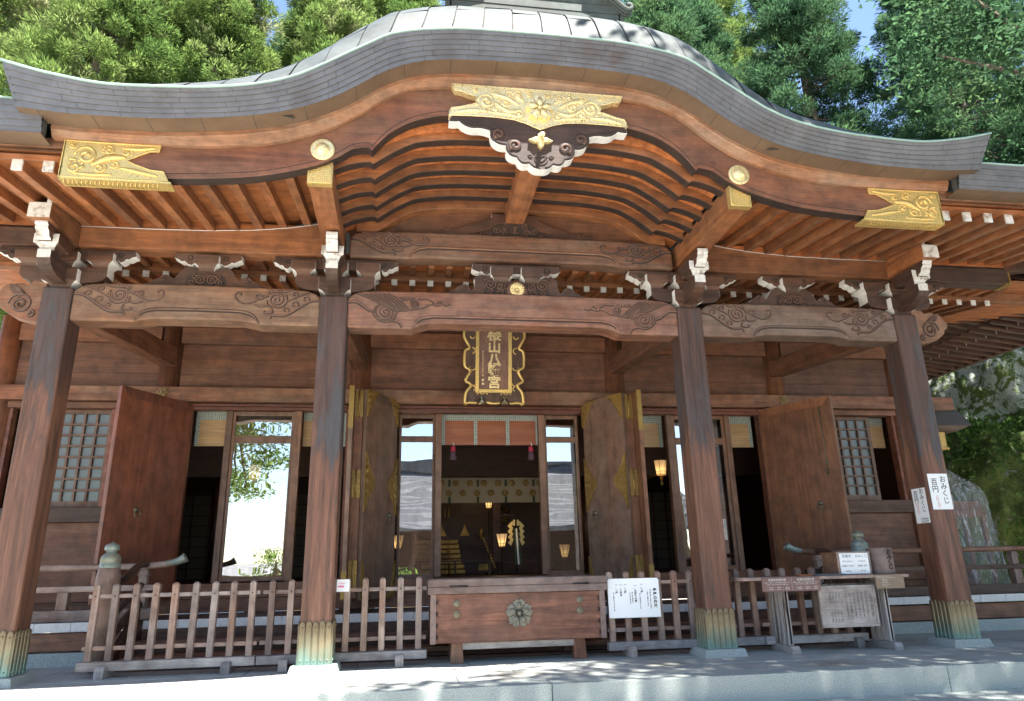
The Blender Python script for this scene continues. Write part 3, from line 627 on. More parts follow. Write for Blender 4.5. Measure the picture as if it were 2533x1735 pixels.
b = MB(); xa = mir(lin(0, 1.55, 24)+[1.6, 1.7, 1.8])
P = [(x, fR1(min(abs(x), 1.56))-.015 if abs(x) < 1.56 else 4.53) for x in xa]+[(x, fRs(abs(x))+.12) for x in xa[::-1]]
b.prism(P, -.10, .03); b.build('gable_arch_trim', [W['raftX']], hall, bevel=.004, seg=1)
# ridge beam and side beams with gilt caps
b = MB(); b.box(-.113, .113, -1.52, .03, 4.742, 5.06); b.build('gable_ridge_beam', [W['raftY']], hall, bevel=.008)
for s in (-1, 1):
    b = MB(); i_, o_ = s*1.925, s*2.135
    b.hexa([(min(i_, o_), -1.555, 4.272), (max(i_, o_), -1.555, 4.272), (max(i_, o_), .1, 4.262), (min(i_, o_), .1, 4.262)],
           [(min(i_, o_), -1.555, 4.51 if s > 0 else 4.42), (max(i_, o_), -1.555, 4.42 if s > 0 else 4.51), (max(i_, o_), .1, 4.52), (min(i_, o_), .1, 4.52)])
    sb = b.build('side_beam', [W['raftY']], hall, bevel=.006)
    b = MB(); L, Rr = min(i_, o_)-.005, max(i_, o_)+.005; zl, zr = (4.43, 4.515) if s < 0 else (4.515, 4.43)
    b.hexa([(L, -1.566, 4.264), (Rr, -1.566, 4.264), (Rr, -1.50, 4.264), (L, -1.50, 4.264)], [(L, -1.566, zl), (Rr, -1.566, zr), (Rr, -1.50, zr), (L, -1.50, zl)], 0)
    fr = [(L+.012, 4.275), (Rr-.012, 4.275), (Rr-.012, zr-.014), (L+.012, zl-.014)]
    b.tube([(x, -1.568, z) for x, z in fr], .007, 5, 0, .6, True)
    for i in range(9):
        for j in range(9):
            x = L+.035+i*(Rr-L-.07)/8; z = 4.297+j*.018
            if z < zl+(zr-zl)*(x-L)/(Rr-L)-.028: b.lathe([(.007, 0), (.006, .003), (.003, .005)], (x, -1.566, z), 6, 0, 'y')
    b.build('gilt_cap', [GOLD], sb)

# barge board
b = MB(); P = [(x, fH(abs(x))) for x in XS]+[(x, fU(abs(x))) for x in XS[::-1]]
b.prism(P, -1.62, -1.50, sidefn=lambda p, q: 1 if p[1] < fH(abs(p[0]))+.02 and q[1] < fH(abs(q[0]))+.02 else 0); barge = b.build('barge_board', [W['hafu'], UNDER_DARK], hall, origin=(0, -1.56, 4.7), bevel=.007)
xm = [x for x in XS if .86 < abs(x)]
for s in (-1, 1):
    b = MB(); xq = [x for x in XS if x*s > .8]
    b.tube([(x, -1.6205, fH(abs(x))+.050) for x in xq], .0035, 4, 0, .6); b.build('barge_groove_shade', [CARVE_D], barge)  # dark line drawn for the shade in the groove
# upper strip
xe = mir(lin(0, 4.27, 110))
b = MB()
b.grid([[(x, -1.70, fB(abs(x))+.012) for x in xe], [(x, -1.70, fB(abs(x))-.035) for x in xe], [(x, -1.685, fB(abs(x))-.045) for x in xe], [(x, -1.66, fU(abs(x))) for x in xe], [(x, -1.52, fU(abs(x))-.002) for x in xe]], 0, False, True)
for s in (-1, 1):
    x = s*4.27; q = [(x, -1.70, fB(4.27)+.012), (x, -1.70, fB(4.27)-.035), (x, -1.66, fU(4.27)), (x, -1.5, fU(4.27)), (x, -1.5, fB(4.27)+.012)]; b.add(q, [(0, 1, 2, 3, 4)])
b.build('barge_strip', [W['strip']], hall, origin=(0, -1.6, 4.8))
# gilt discs
for s in (-1, 1):
    b = MB(); b.lathe([(.108, -.02), (.108, .012), (.098, .020), (.088, .016), (.080, .020), (.066, .014), (.060, .018), (.055, .034), (.04, .048), (.02, .056), (.004, .058)], (s*2.012, -1.62, 4.580), 36, 0, 'y')
    b.build('gilt_disc', [GOLDR], barge)
# gilt end plates: relief of scrolls on a shaped sheet, wrapping under the board
def relief(b, lst, y, m=0):
    for c, r0, tn, a, w, d in lst:
        p = spiral(c, r0, r0*.15, tn*d, a, int(14*tn+8)); n = len(p)
        for q in range(3): aa = a-d*(.5+.5*q); b.tube([(c[0]+r*math.cos(aa+(r-r0)*6*d), y, c[1]+r*math.sin(aa+(r-r0)*6*d)) for r in (r0*1.0, r0*1.25, r0*1.5)], [w*.6, w*.75, w*.2], 5, m, .6)
        b.tube([(x, y, z) for x, z in p], [w*(.45+.75*(i/(n-1))) for i in range(n)], 6, m, .7)
def leafs(b, lst, y, m=0):
    for pts, w in lst:
        p = smoothp(pts, 5); n = len(p); b.tube([(x, y, z) for x, z in p], [w*(.25+.9*math.sin(math.pi*(i+.6)/(n+.2))) for i in range(n)], 6, m, .6)
for s in (-1, 1):
    P = [(4.172, 4.158), (4.172, 4.512), (3.90, 4.506), (3.60, 4.505), (3.385, 4.508), (3.40, 4.447), (3.47, 4.447), (3.56, 4.40), (3.65, 4.342), (3.57, 4.305), (3.45, 4.262), (3.34, 4.253), (3.29, 4.168), (3.6, 4.156)]
    P = [(s*x, z) for x, z in P]
    b = MB(); b.prism(P, -1.637, -1.615)
    b.tube([(x, -1.638, z) for x, z in P], .0075, 5, 0, .7, True)
    relief(b, [((s*3.98, 4.37), .095, 1.5, 0 if s > 0 else math.pi, .020, s), ((s*4.06, 4.255), .06, 1.2, 2, .016, -s), ((s*3.86, 4.26), .055, 1.2, 1, .016, s), ((s*3.74, 4.30), .045, 1.1, 3, .013, -s), ((s*3.80, 4.43), .045, 1.2, 2, .013, s), ((s*3.66, 4.42), .04, 1.1, 1, .012, -s), ((s*4.10, 4.46), .03, 1.2, 1, .010, s)], -1.640)
    leafs(b, [([(s*3.93, 4.28), (s*3.80, 4.36), (s*3.66, 4.37)], .028), ([(s*3.70, 4.27), (s*3.55, 4.24), (s*3.38, 4.205)], .018), ([(s*3.70, 4.46), (s*3.56, 4.46), (s*3.43, 4.48)], .016), ([(s*4.08, 4.20), (s*3.9, 4.19), (s*3.75, 4.20)], .014)], -1.639)
    b.box(s*3.27, s*4.176, -1.637, -1.50, 4.140, 4.158, 0)
    for q in range(22): b.tube([(s*(3.38+q*.036), -1.61, 4.139), (s*(3.40+q*.036), -1.57, 4.138), (s*(3.38+q*.036), -1.53, 4.139)], .005, 4, 0, 1)
    b.box(s*4.160, s*4.178, -1.637, -1.50, 4.145, 4.512, 0)
    b.build('gilt_end_plate', [GOLD], barge)
# top centre plate
H = [(0, 4.895), (.07, 4.925), (.14, 4.955), (.25, 4.985), (.42, 5.0), (.65, 4.998), (.872, 4.988), (.86, 5.03), (.845, 5.068), (.76, 5.085), (.69, 5.108), (.60, 5.14), (.615, 5.17), (.60, 5.215), (.68, 5.235), (.74, 5.262), (.815, 5.272), (.845, 5.335)]
P = H+[(-x, z) for x, z in H[::-1]][:-1]
b = MB(); b.prism(P, -1.700, -1.615); b.tube([(x, -1.702, z) for x, z in P], .0085, 5, 0, .7, True)
for s in (-1, 1):
    relief(b, [((s*.51, 5.165), .085, 1.6, 0 if s > 0 else math.pi, .020, s), ((s*.42, 5.085), .055, 1.2, 4, .017, -s), ((s*.33, 5.16), .055, 1.3, 2, .017, s), ((s*.30, 5.255), .045, 1.2, 0, .015, -s), ((s*.20, 5.25), .045, 1.2, 1, .015, s), ((s*.19, 5.05), .05, 1.2, 4, .015, s), ((s*.24, 5.02), .03, 1.1, 3, .011, -s), ((s*.42, 5.25), .045, 1.2, 1, .013, s), ((s*.09, 5.275), .035, 1.2, 1, .012, s), ((s*.62, 5.285), .028, 1.2, 1, .010, s)], -1.704)
    leafs(b, [([(s*.17, 5.10), (s*.30, 5.07), (s*.44, 5.16)], .024), ([(s*.20, 5.15), (s*.32, 5.22), (s*.47, 5.26)], .022), ([(s*.50, 5.06), (s*.66, 5.055), (s*.82, 5.02)], .020), ([(s*.14, 5.0), (s*.3, 5.035), (s*.5, 5.05)], .016), ([(s*.14, 5.19), (s*.20, 5.23), (s*.21, 5.29)], .017)], -1.703)
cp = b.build('gilt_centre_plate', [GOLDR], barge)
b = MB()        # cherry blossom boss
P = []
for k in range(5):
    a = math.pi/2+k*2*math.pi/5
    for t, r in ((-.52, .098), (-.38, .128), (-.2, .137), (-.1, .130), (0, .115), (.1, .130), (.2, .137), (.38, .128), (.52, .098)): P.append((r*math.cos(a+t), 5.112+r*math.sin(a+t)))
b.prism(P, -1.745, -1.70)
for k in range(5):
    a = math.pi/2+k*2*math.pi/5; c, s = math.cos(a), math.sin(a); c2, s2 = math.cos(a+.63), math.sin(a+.63)
    b.tube([(r*c, -1.747-d, 5.112+r*s) for r, d in ((.02, 0), (.06, .004), (.11, 0))], [.012, .030, .018], 6, 0, .35)
    b.tube([(r*c2, -1.746, 5.112+r*s2) for r in (.02, .095)], .004, 4, 1)
b.lathe([(.02, -.01), (.02, .01), (.01, .016)], (0, -1.745, 5.112), 12, 0, 'y')
b.build('blossom_boss', [GOLDR, GOLDD], barge)
# pendant (gegyo)
def arcp(p, q, bulge, n=7):
    (x0, z0), (x1, z1) = p, q; dx, dz = x1-x0, z1-z0
    return [(x0+dx*t+dz*bulge*4*t*(1-t), z0+dz*t-dx*bulge*4*t*(1-t)) for t in [i/n for i in range(n)]]
pts = [(0, 4.468), (.115, 4.52), (.228, 4.575), (.32, 4.70), (.478, 4.845), (.60, 4.868), (.775, 4.93), (.868, 4.925)]
bl = [.16, .28, .30, .27, -.06, .14, .05]
H = []
for (p, q), bu in zip(zip(pts[:-1], pts[1:]), bl): H += arcp(p, q, bu)
H += [(.870, 4.925), (.862, 4.96), (.83, 5.01)]
P = H+[(-x, z) for x, z in H[::-1]][:-1]
b = MB(); b.prism(P, -1.690, -1.575, cap=0, sidefn=lambda p, q: 1)
geg = b.build('gable_pendant', [W['darkX'], WHITE], hall, bevel=.003, seg=1)
b = MB()
edge = [(x, z+.022) for x, z in H[2:-2]]
for s in (-1, 1):
    b.tube([(s*x*.985, -1.692, z) for x, z in edge], .013, 5, 0, .6)
    for c, r0, tn, a in (((.40, 4.815), .075, 1.35, -1.2), ((.245, 4.70), .080, 1.35, -1.0)):
        p3 = [(s*x, -1.692, z) for x, z in spiral(c, r0, .015, tn, a, 26)]; b.tube(p3, .017, 6, 0, .6)
        b.tube([(s*x, -1.698, z) for x, z in spiral((c[0]-.004, c[1]+.004), r0*.75, .012, tn*.9, a, 20)], .014, 6, 1, .6)
    b.tube([(s*x, -1.692, z) for x, z in smoothp([(.46, 4.875), (.55, 4.895), (.64, 4.92), (.80, 4.95)])], .011, 5, 0, .6)
    b.tube([(s*x, -1.692, z) for x, z in spiral((.10, 4.60), .02, .01, 1, 0, 12)], .010, 5, 0, .6)
hp = smoothp([(0, 4.545), (.035, 4.575), (.045, 4.60), (.025, 4.615), (0, 4.598), (-.025, 4.615), (-.045, 4.60), (-.035, 4.575), (0, 4.545)])
b.tube([(x, -1.692, z) for x, z in hp], .010, 5, 0, .6); b.tube([(x, -1.692, z) for x, z in spiral((0, 4.58), .062, .062, 1, 0, 20)], .008, 5, 0, .6)
b.build('pendant_carving', [CARVE_D, W['darkX']], geg)
b = MB()
P = []
for k in range(4):
    a = k*math.pi/2
    for t, r in ((-.6, .045), (-.35, .075), (-.12, .088), (0, .108), (.12, .088), (.35, .075), (.6, .045)): P.append((r*math.cos(a+t)*1.08, 4.765+r*math.sin(a+t)*.86))
b.prism(P, -1.725, -1.69)
for k in range(4):
    a = k*math.pi/2; c, s = math.cos(a), math.sin(a); b.tube([(r*c, -1.727, 4.765+r*s*.82) for r in (.015, .05, .09)], [.02, .032, .006], 6, 0, .5)
b.lathe([(.038, 0), (.034, .012), (.024, .016), (.024, .035), (.02, .04), (.02, .085), (.024, .09), (.024, .10), (.012, .108)], (0, -1.725, 4.765), 14, 0, 'y')
b.build('gilt_flower_pin', [GOLDR], geg)

# ------------------------------------------------------------------ porch roof: courses of copper sheet on the verge, rounded shoulder, ridge box
roof = thing_part = MB()
n = 150
def vx(t, top): return t*(4.57 if top else 4.46)
for c in range(6):           # six courses on the fascia
    k0, k1 = c/6, (c+1)/6; t = -1.0+(.021 if c % 2 else 0); edges = [-1.0]
    while t < 1: t += .094; edges.append(min(t+rng.uniform(-.004, .004), 1.0))
    edges[-1] = 1.0
    for a, e in zip(edges[:-1], edges[1:]):
        if e-a < .004: continue
        off = rng.uniform(0, .0025); g = .00035
        rows = []
        for kk, o_ in ((k0, .012), (k1, .0)):
            row = []
            for q in lin(a+g, e-g, 5):
                x0_, x1_ = vx(q, 0), vx(q, 1); zb, zt = fB(abs(x0_)), fT(abs(x1_)); 
                x = x0_+(x1_-x0_)*kk; yy = -1.90-.12*kk**1.1; row.append((x, yy-o_-off, zb+(zt-zb)*kk))
            rows.append(row)
        b0 = [(p[0], p[1]+.014, p[2]+.001) for p in rows[0]]
        roof.grid([b0, rows[0], rows[1]], 0, False, True)
ts = lin(-1, 1, n)
roof.grid([[(vx(t, 0), -1.885, fB(abs(vx(t, 0)))) for t in ts], [(vx(t, 1), -2.005, fT(abs(vx(t, 1)))-.002) for t in ts]], 3, True, True)
roof.grid([[(vx(t, 0), -1.70, fB(abs(vx(t, 0)))+.004) for t in ts], [(vx(t, 0), -1.908, fB(abs(vx(t, 0)))) for t in ts]], 2, True, True)   # soffit
for q in range(-10, 11):
    x = q*.43; roof.tube([(x, -1.905, fB(abs(x))-.0005), (x, -1.71, fB(abs(x))+.003)], .0022, 4, 3)
for s in (-1, 1):        # closed verge ends
    rows = []
    for kk in lin(0, 1, 7):
        x = s*(4.46+.11*kk**2); z = 4.63+(4.985-4.63)*kk; rows.append([(x, -1.9-.12*kk**1.1-.01, z), (s*4.44, -1.70, z-.01), (s*4.40, -1.2, z)])
    roof.grid(rows, 0, False, s < 0)
roofo = None
# shoulder: profile (distance back from the verge, rise), scaled along the gable
PROF = [(0, 0), (.012, .06), (.035, .15), (.08, .26), (.16, .385), (.30, .50), (.6, .63), (1.1, .76), (1.9, .90), (3.2, 1.05)]
fS = pchip([(0, 1.02), (.8, 1.03), (1.4, .98), (2.0, .80), (2.6, .56), (3.2, .33), (3.8, .16), (4.57, .05)])
def rp(x, v):
    i = min(int(v), len(PROF)-2); t = v-i; d = PROF[i][0]*(1-t)+PROF[i+1][0]*t; h = PROF[i][1]*(1-t)+PROF[i+1][1]*t
    return (x*(1+.0*d), -2.022+d, fT(abs(x))+.004+h*fS(abs(x))-max(0, d-.3)*.10*max(0, 1-fS(abs(x))))
t = -4.57; cols_ = [-4.57]
while t < 4.57: t += .285; cols_.append(min(t, 4.57))
for ci, (a, e) in enumerate(zip(cols_[:-1], cols_[1:])):
    if e-a < .02: continue
    vb = [0, 3.2 if ci % 2 else 4.4, 6.0, 9.0]
    for r0, r1 in zip(vb[:-1], vb[1:]):
        o_ = rng.uniform(.002, .007); tl = rng.uniform(-.012, .012); rows = []
        for v in lin(r0, r1, 7):
            row = []
            for k, x in enumerate(lin(a+.007, e-.007, 4)):
                xs_ = x-.16*(v/4.4)*(1 if x > 0 else -1)*min(1, abs(x)/1.2)*.6; p = rp(xs_, v); row.append((p[0], p[1]-o_-tl*(k/3-.5), p[2]+o_+(.006 if v == r0 and r0 > 0 else 0)))
            rows.append(row)
        roof.grid(rows, 1, True, False)
xsr = lin(-4.57, 4.57, 90)
roof.grid([[(rp(x, v)[0], rp(x, v)[1]+.006, rp(x, v)[2]-.006) for x in xsr] for v in lin(.0, 9, 19)], 3, True, False)
roof.tube([(x, -2.024, fT(abs(x))+.002) for x in lin(-4.572, 4.572, 120)], .011, 6, 4)
ro = roof.build('porch_roof', [COPPER, COPPERT, SOFF, DARK, COPPERG], hall, origin=(0, -1.5, 5.2))
# ridge end box on the crest, with scrolled ends
b = MB()
for k in range(5):
    z = 5.98+k*.10; o_ = .006*k
    b.box(-.84-o_, .84+o_, -1.74-o_, -1.0, z, z+.096, 0)
b.box(-.90, .90, -1.80, -1.0, 6.48, 6.53, 0)
for s in (-1, 1):
    p = smoothp([(s*.50, 6.56), (s*.66, 6.50), (s*.80, 6.40), (s*.88, 6.32), (s*.93, 6.29), (s*.97, 6.31), (s*.96, 6.35), (s*.92, 6.345)])
    for dy in (-1.83, -1.79, -1.75): b.tube([(x, dy, z) for x, z in p], .024, 7, 0)
    b.box(s*.87, s*.91, -1.745, -1.2, 5.95, 6.36, 0)
b.build('ridge_box', [RIDGEC, RIDGEC], ro, bevel=.004)

# ------------------------------------------------------------------ rafters of the main eave and its boards
def zback(x):
    x = abs(x); return 4.44 if x > 3.6 else 4.44+(3.6-x)**2*.085
RX = [2.335+.25*k for k in range(20)]
b = MB(); b.box(-.0425, .0425, -1.50, .02, -.05, .05, 0, None, None)
v = b.v; b.v = [(x, y, z+(y+1.5)*.122) for x, y, z in v]
raft = b.build('eave_rafter', [W['raftY'], WHITE], hall, origin=(0, -1.5, 0), bevel=.003, seg=1)
b = MB(); b.box(-.0435, .0435, -1.506, -1.488, -.051, .051, 0); cap = b.build('painted_end', [WHITE2], raft, origin=(0, -1.5, 0))
first = True
for s in (-1, 1):
    for x in RX:
        if s < 0 and x > 6.2: continue
        o = raft if first else copy_tree(raft, raft.location, hall); first = False
        lift = max(0, zback(x)-4.44)
        o.location = (s*x, -1.5-2.5, 4.325+lift*.9); 
# roof boards above the rafters
for s in (-1, 1):
    b = MB(); xs = [s*x for x in (2.10, 2.3, 2.5, 2.75, 3.0, 3.3, 3.6, 4.2, 5.0, 6.4, 7.2)]
    for x0, x1 in zip(xs[:-1], xs[1:]):
        pass
    def zb_(x, y): return 4.325+max(0, zback(x)-4.44)*.9+.052+(y+1.5)*.122
    b.grid([[(x, y, zb_(x, y)) for x in xs] for y in (-1.62, -1.2, -.8, -.4, .1)], 0, True, s < 0)
    b.grid([[(x, y, zb_(x, y)+.03) for x in xs] for y in (-1.62, .1)], 0, True, s < 0)
    b.box(s*2.14, s*6.3, -.10, -.08, 4.40, 4.56, 0)
    b.build('eave_boards', [W['soffitX']], hall)
    # eave board and copper fascia of the wing
    b = MB(); b.box(s*4.15, s*9.2, -1.56, -1.47, 4.378, 4.45, 0); b.box(s*4.15, s*9.2, -1.60, -1.47, 4.452, 4.545, 0); b.build('eave_fascia_board', [W['strip']], hall, bevel=.004)
    b = MB()
    for c in range(5):
        k0, k1 = c/5, (c+1)/5; x = 4.29-.0*(c % 2)
        while x < 9.5:
            w_ = .43; off = rng.uniform(0, .003); y0 = -1.775-.075*k0-.010-off; y1 = -1.775-.075*k1-off; z0_ = 4.462+.285*k0; z1_ = 4.462+.285*k1
            xa_, xb_ = s*(x+.001), s*(x+w_-.001)
            b.grid([[(xa_, y0+.012, z0_), (xb_, y0+.012, z0_)], [(xa_, y0, z0_), (xb_, y0, z0_)], [(xa_, y1, z1_), (xb_, y1, z1_)]], 0, False, s > 0)
            x += w_
    b.box(s*4.29, s*9.5, -1.80, -1.55, 4.46, 4.472, 1)
    b.box(s*4.3, s*9.5, -1.768, -1.70, 4.474, 4.735, 3)
    b.tube([(s*4.1, -1.856, 4.748), (s*9.5, -1.856, 4.748)], .010, 6, 2)
    b.build('wing_eave_edge', [COPPER, SOFF, COPPERG, DARK], hall)
# main roof planes
b = MB()
def mroof(x, y): return (x, y, 4.75+(y+1.85)*.42+.012*max(0, y+1.85)**1.6)
for x0, x1, y0 in ((-9.6, -2.25, -1.85), (-2.25, 2.25, .14), (2.25, 9.6, -1.85)):
    b.grid([[mroof(x, y) for x in lin(x0, x1, 14)] for y in lin(y0, 6.5, 24)], 0, True, False)
zr = mroof(0, 6.5)[2]
b.grid([[(x, y, zr-(y-6.5)*.55) for x in lin(-9.6, 9.6, 4)] for y in (6.5, 14.5)], 0, True)
b.build('main_roof', [COPPERT], hall, origin=(0, 2, 6))

# ------------------------------------------------------------------ inner eave between porch and hall wall: base rafters with white ends, kioi, flying rafters
b = MB(); b.box(-.033, .033, .45, 2.75, -.035, .035); b.v = [(x, y, z+(y-.45)*.16) for x, y, z in b.v]
br0 = b.build('base_rafter', [W['raftY']], hall, origin=(0, .45, 0), bevel=.003, seg=1)
b = MB(); b.box(-.034, .034, .444, .458, -.036, .036); b.build('painted_end', [WHITE2], br0, origin=(0, .45, 0))
b = MB(); b.box(-.036, .036, .13, .52, -.035, .035); b.v = [(x, y, z+(y-.45)*.10) for x, y, z in b.v]
fl0 = b.build('flying_rafter', [W['raftY']], hall, origin=(0, .45, 0), bevel=.003, seg=1)
ks = [k for k in range(-24, 31)]
for i, k in enumerate(ks):
    x = .2125*(k+.5)
    o = br0 if i == 0 else copy_tree(br0, br0.location, hall); o.location = (x, .45-2.5, 4.155)
    o2 = fl0 if i == 0 else copy_tree(fl0, fl0.location, hall); o2.location = (x, .45-2.5, 4.285)
b = MB(); b.box(-7.2, 8.4, .47, .56, 4.19, 4.25, 0); b.box(-7.2, 8.4, .50, .56, 4.25, 4.345, 0); b.build('eave_batten', [W['raftX']], hall, bevel=.003)
b = MB(); b.grid([[(x, y, z) for x in lin(-7.4, 8.6, 10)] for y, z in ((-.04, 4.276), (.52, 4.328))], 0, False); b.grid([[(x, y, z) for x in lin(-7.4, 8.6, 10)] for y, z in ((.47, 4.196), (2.8, 4.57))], 0, False)
b.build('inner_eave_boards', [W['soffitX']], hall)
# right side eave: rafters running outward along x, hip rafter
b = MB(); b.box(6.6, 8.05, -.035, .035, -.04, .04); b.v = [(x, y, z-(x-6.6)*.16) for x, y, z in b.v]
s0 = b.build('side_base_rafter', [W['darkX']], hall, origin=(6.6, 0, 0))
b = MB(); b.box(8.045, 8.056, -.036, .036, -.041, .041); b.v = [(x, y, z-(x-6.6)*.16) for x, y, z in b.v]; b.build('painted_end', [WHITE2], s0, origin=(6.6, 0, 0))
b = MB(); b.box(7.6, 8.75, -.035, .035, -.04, .04); b.v = [(x, y, z-(x-7.6)*.12) for x, y, z in b.v]
s1 = b.build('side_flying_rafter', [W['darkX']], hall, origin=(7.6, 0, 0))
for i in range(44):
    y = -.7+.2125*i
    o = s0 if i == 0 else copy_tree(s0, s0.location, hall); o.location = (6.6, y-2.5, 4.56)
    o = s1 if i == 0 else copy_tree(s1, s1.location, hall); o.location = (7.6, y-2.5, 4.36)
b = MB(); b.grid([[(x, y, z) for y in lin(-1.0, 9.2, 8)] for x, z in ((6.5, 4.63), (8.05, 4.385))], 0, False); b.grid([[(x, y, z) for y in lin(-1.4, 9.2, 8)] for x, z in ((7.6, 4.415), (8.85, 4.265))], 0, False)
b.box(8.70, 8.80, -1.5, 9.2, 4.19, 4.26, 0)
b.build('side_eave_boards', [W['darkY']], hall)
b = MB()
for c in range(4): b.box(8.86+.02*c, 8.95+.02*c, -1.7, 9.2, 4.27+.06*c, 4.328+.06*c, 0)
b.build('side_eave_edge', [COPPER], hall)
b = MB(); d = Vector((1, -.75, 0)).normalized(); p0 = Vector((6.3, .02, 4.36)); p1 = Vector((8.5, -1.63, 4.40)); n_ = Vector((-d.y, d.x, 0))*.085
b.hexa([p0-n_, p1-n_, p1+n_, p0+n_], [v+Vector((0, 0, .2)) for v in (p0-n_, p1-n_, p1+n_, p0+n_)]); b.build('hip_rafter', [W['darkX']], hall, bevel=.005)
# ------------------------------------------------------------------ hall body
rc = None
for x in (-6.49, -4.43, -1.865, 1.865, 4.43, 6.49):
    b = MB(); b.cyl((x, 2.56, 0), .158, .40, 4.30, 28); b.build('round_column', [W['wallZ']], hall)
    # transverse beam from porch column line back to the hall column
    if abs(x) < 6: 
        xp = math.copysign(4.743 if abs(x) > 3 else 2.0, x); b = MB()
        x0 = Vector((xp, .1, 3.50)); x1 = Vector((x, 2.45, 3.62)); n_ = Vector((.10, 0, 0))
        b.hexa([x0-n_, x0+n_, x1+n_, x1-n_], [v+Vector((0, 0, .26)) for v in (x0-n_, x0+n_, x1+n_, x1-n_)]); b.build('transverse_beam', [W['wallY']], hall, bevel=.012)
XB = (-6.49, -4.43, -1.865, 1.865, 4.43, 6.49)
for a, c in zip(XB[:-1], XB[1:]):
    b = MB(); b.box(a+.13, c-.13, 2.43, 2.60, 3.957, 4.19); b.build('head_beam', [W['wallX']], hall, bevel=.006)
    b = MB()
    for z0, z1, dy in ((3.30, 3.532, .003), (3.533, 3.7465, 0), (3.7475, 3.957, .004)): b.box(a+.13, c-.13, 2.50+dy, 2.56, z0, z1)
    b.box(a+.0, c-.0, 2.52, 2.56, 4.191, 4.75); b.build('wall_boards', [W['wallX']], hall, bevel=.003, seg=1)
b = MB(); b.box(-7.3, 7.3, 2.34, 2.44, 3.122, 3.316); b.build('wall_beam', [W['beamX']], hall, bevel=.006)
for x in (-4.43, -6.49, 4.43, 6.49):          # six-petal fittings on the beam
    b = MB(); P = []
    for k in range(6):
        a = k*math.pi/3
        for t, r in ((-.5, .042), (-.25, .062), (0, .068), (.25, .062), (.5, .042)): P.append((x+r*math.cos(a+t), 3.235+r*math.sin(a+t)))
    b.prism(P, 2.322, 2.34); b.lathe([(.024, 0), (.02, .012), (.008, .018)], (x, 2.322, 3.235), 10, 1, 'y')
    for k in range(6):
        a = k*math.pi/3; b.lathe([(.015, 0), (.01, .006)], (x+.042*math.cos(a), 2.322, 3.235+.042*math.sin(a)), 8, 1, 'y')
    b.build('beam_fitting', [GOLDD, BRONZE], hall)
# sill beams under the openings and base boards
b = MB(); b.box(-7.2, 7.2, 2.40, 2.62, .44, .60); b.box(-7.2, 7.2, 2.44, 2.62, .603, .785); b.build('sill_beam', [W['wallX']], hall, bevel=.006)
# lintels
for a, c in ((-4.29, -2.02), (-1.71, 1.71), (2.02, 4.29)):
    b = MB(); b.box(a, c, 2.47, 2.62, 3.085, 3.120, 0); b.box(a, c, 2.44, 2.66, 3.165-.07, 3.30, 0) if 0 else None
    b.box(a, c, 2.50, 2.64, 3.03 if abs(a) < 1.8 else 3.04, 3.083, 0); b.build('lintel', [W['red']], hall, bevel=.004)
def blind(x0, x1, y, z0, z1, mat, strips, label, tass=False):
    t = thing('bamboo_blind', label, 'blind', ((x0+x1)/2, y, z0), 'bamboo blinds in the hall openings')
    b = MB(); n = 14
    b.grid([[(x, y+.006*math.sin(x*7)+.004*math.sin(z*30), z) for x in lin(x0, x1, n)] for z in lin(z0, z1-.11, 8)], 0, True); b.build('slats', [mat], t)
    b = MB(); b.box(x0, x1, y-.012, y-.004, z1-.118, z1, 0)
    for u in strips: b.box(x0+(x1-x0)*u-.026, x0+(x1-x0)*u+.026, y-.014, y-.006, z0, z1-.118, 0)
    b.build('brocade_border', [BROC], t)
    if tass:
        for x in (x0+.17, x1-.13):
            b = MB(); b.tube([(x, y-.02, z0+.03), (x+.012, y-.03, z0), (x, y-.02, z0-.03)], .006, 5, 1)
            b.lathe([(.01, 0), (.034, -.02), (.036, -.09)], (x, y-.02, z0-.01), 12, 0); b.lathe([(.036, -.09), (.052, -.21)], (x, y-.02, z0-.01), 12, 2); b.build('tassel', [TASR, PAPER, TASD], t)
    return t
blind(-.70, .735, 2.76, 2.61, 3.085, BAMR, (.018, .345, .675, .982), 'red brown bamboo blind with brocade border and two tassels over the central doorway', True)
for s in (-1, 1):
    nm = 'left' if s < 0 else 'right'; other = 'left' if s > 0 else 'right'
    blind(*sorted((s*4.08, s*3.63)), 2.76, 2.585, 3.065, BAMB, (.06,) if s < 0 else (.94,), 'narrow tan blind beside the open plain red brown door, '+nm+' bay of the facade')
    blind(*sorted((s*2.64, s*2.03)), 2.76, 2.585, 3.065, BAMB, (.94,) if s < 0 else (.06, .94), 'tan blind partly behind the porch column between the '+nm+' bay and centre bay')
    blind(*sorted((s*6.34, s*5.97)), 2.80, 2.585, 3.065, BAMB, (), 'tan blind at the '+nm+' end of the hall beside the lattice window')
    blind(*sorted((s*3.54, s*2.75)), 2.80, 2.60, 3.03, BAMB, (.5,), 'tan blind seen through the transom glass of the '+nm+' bay')
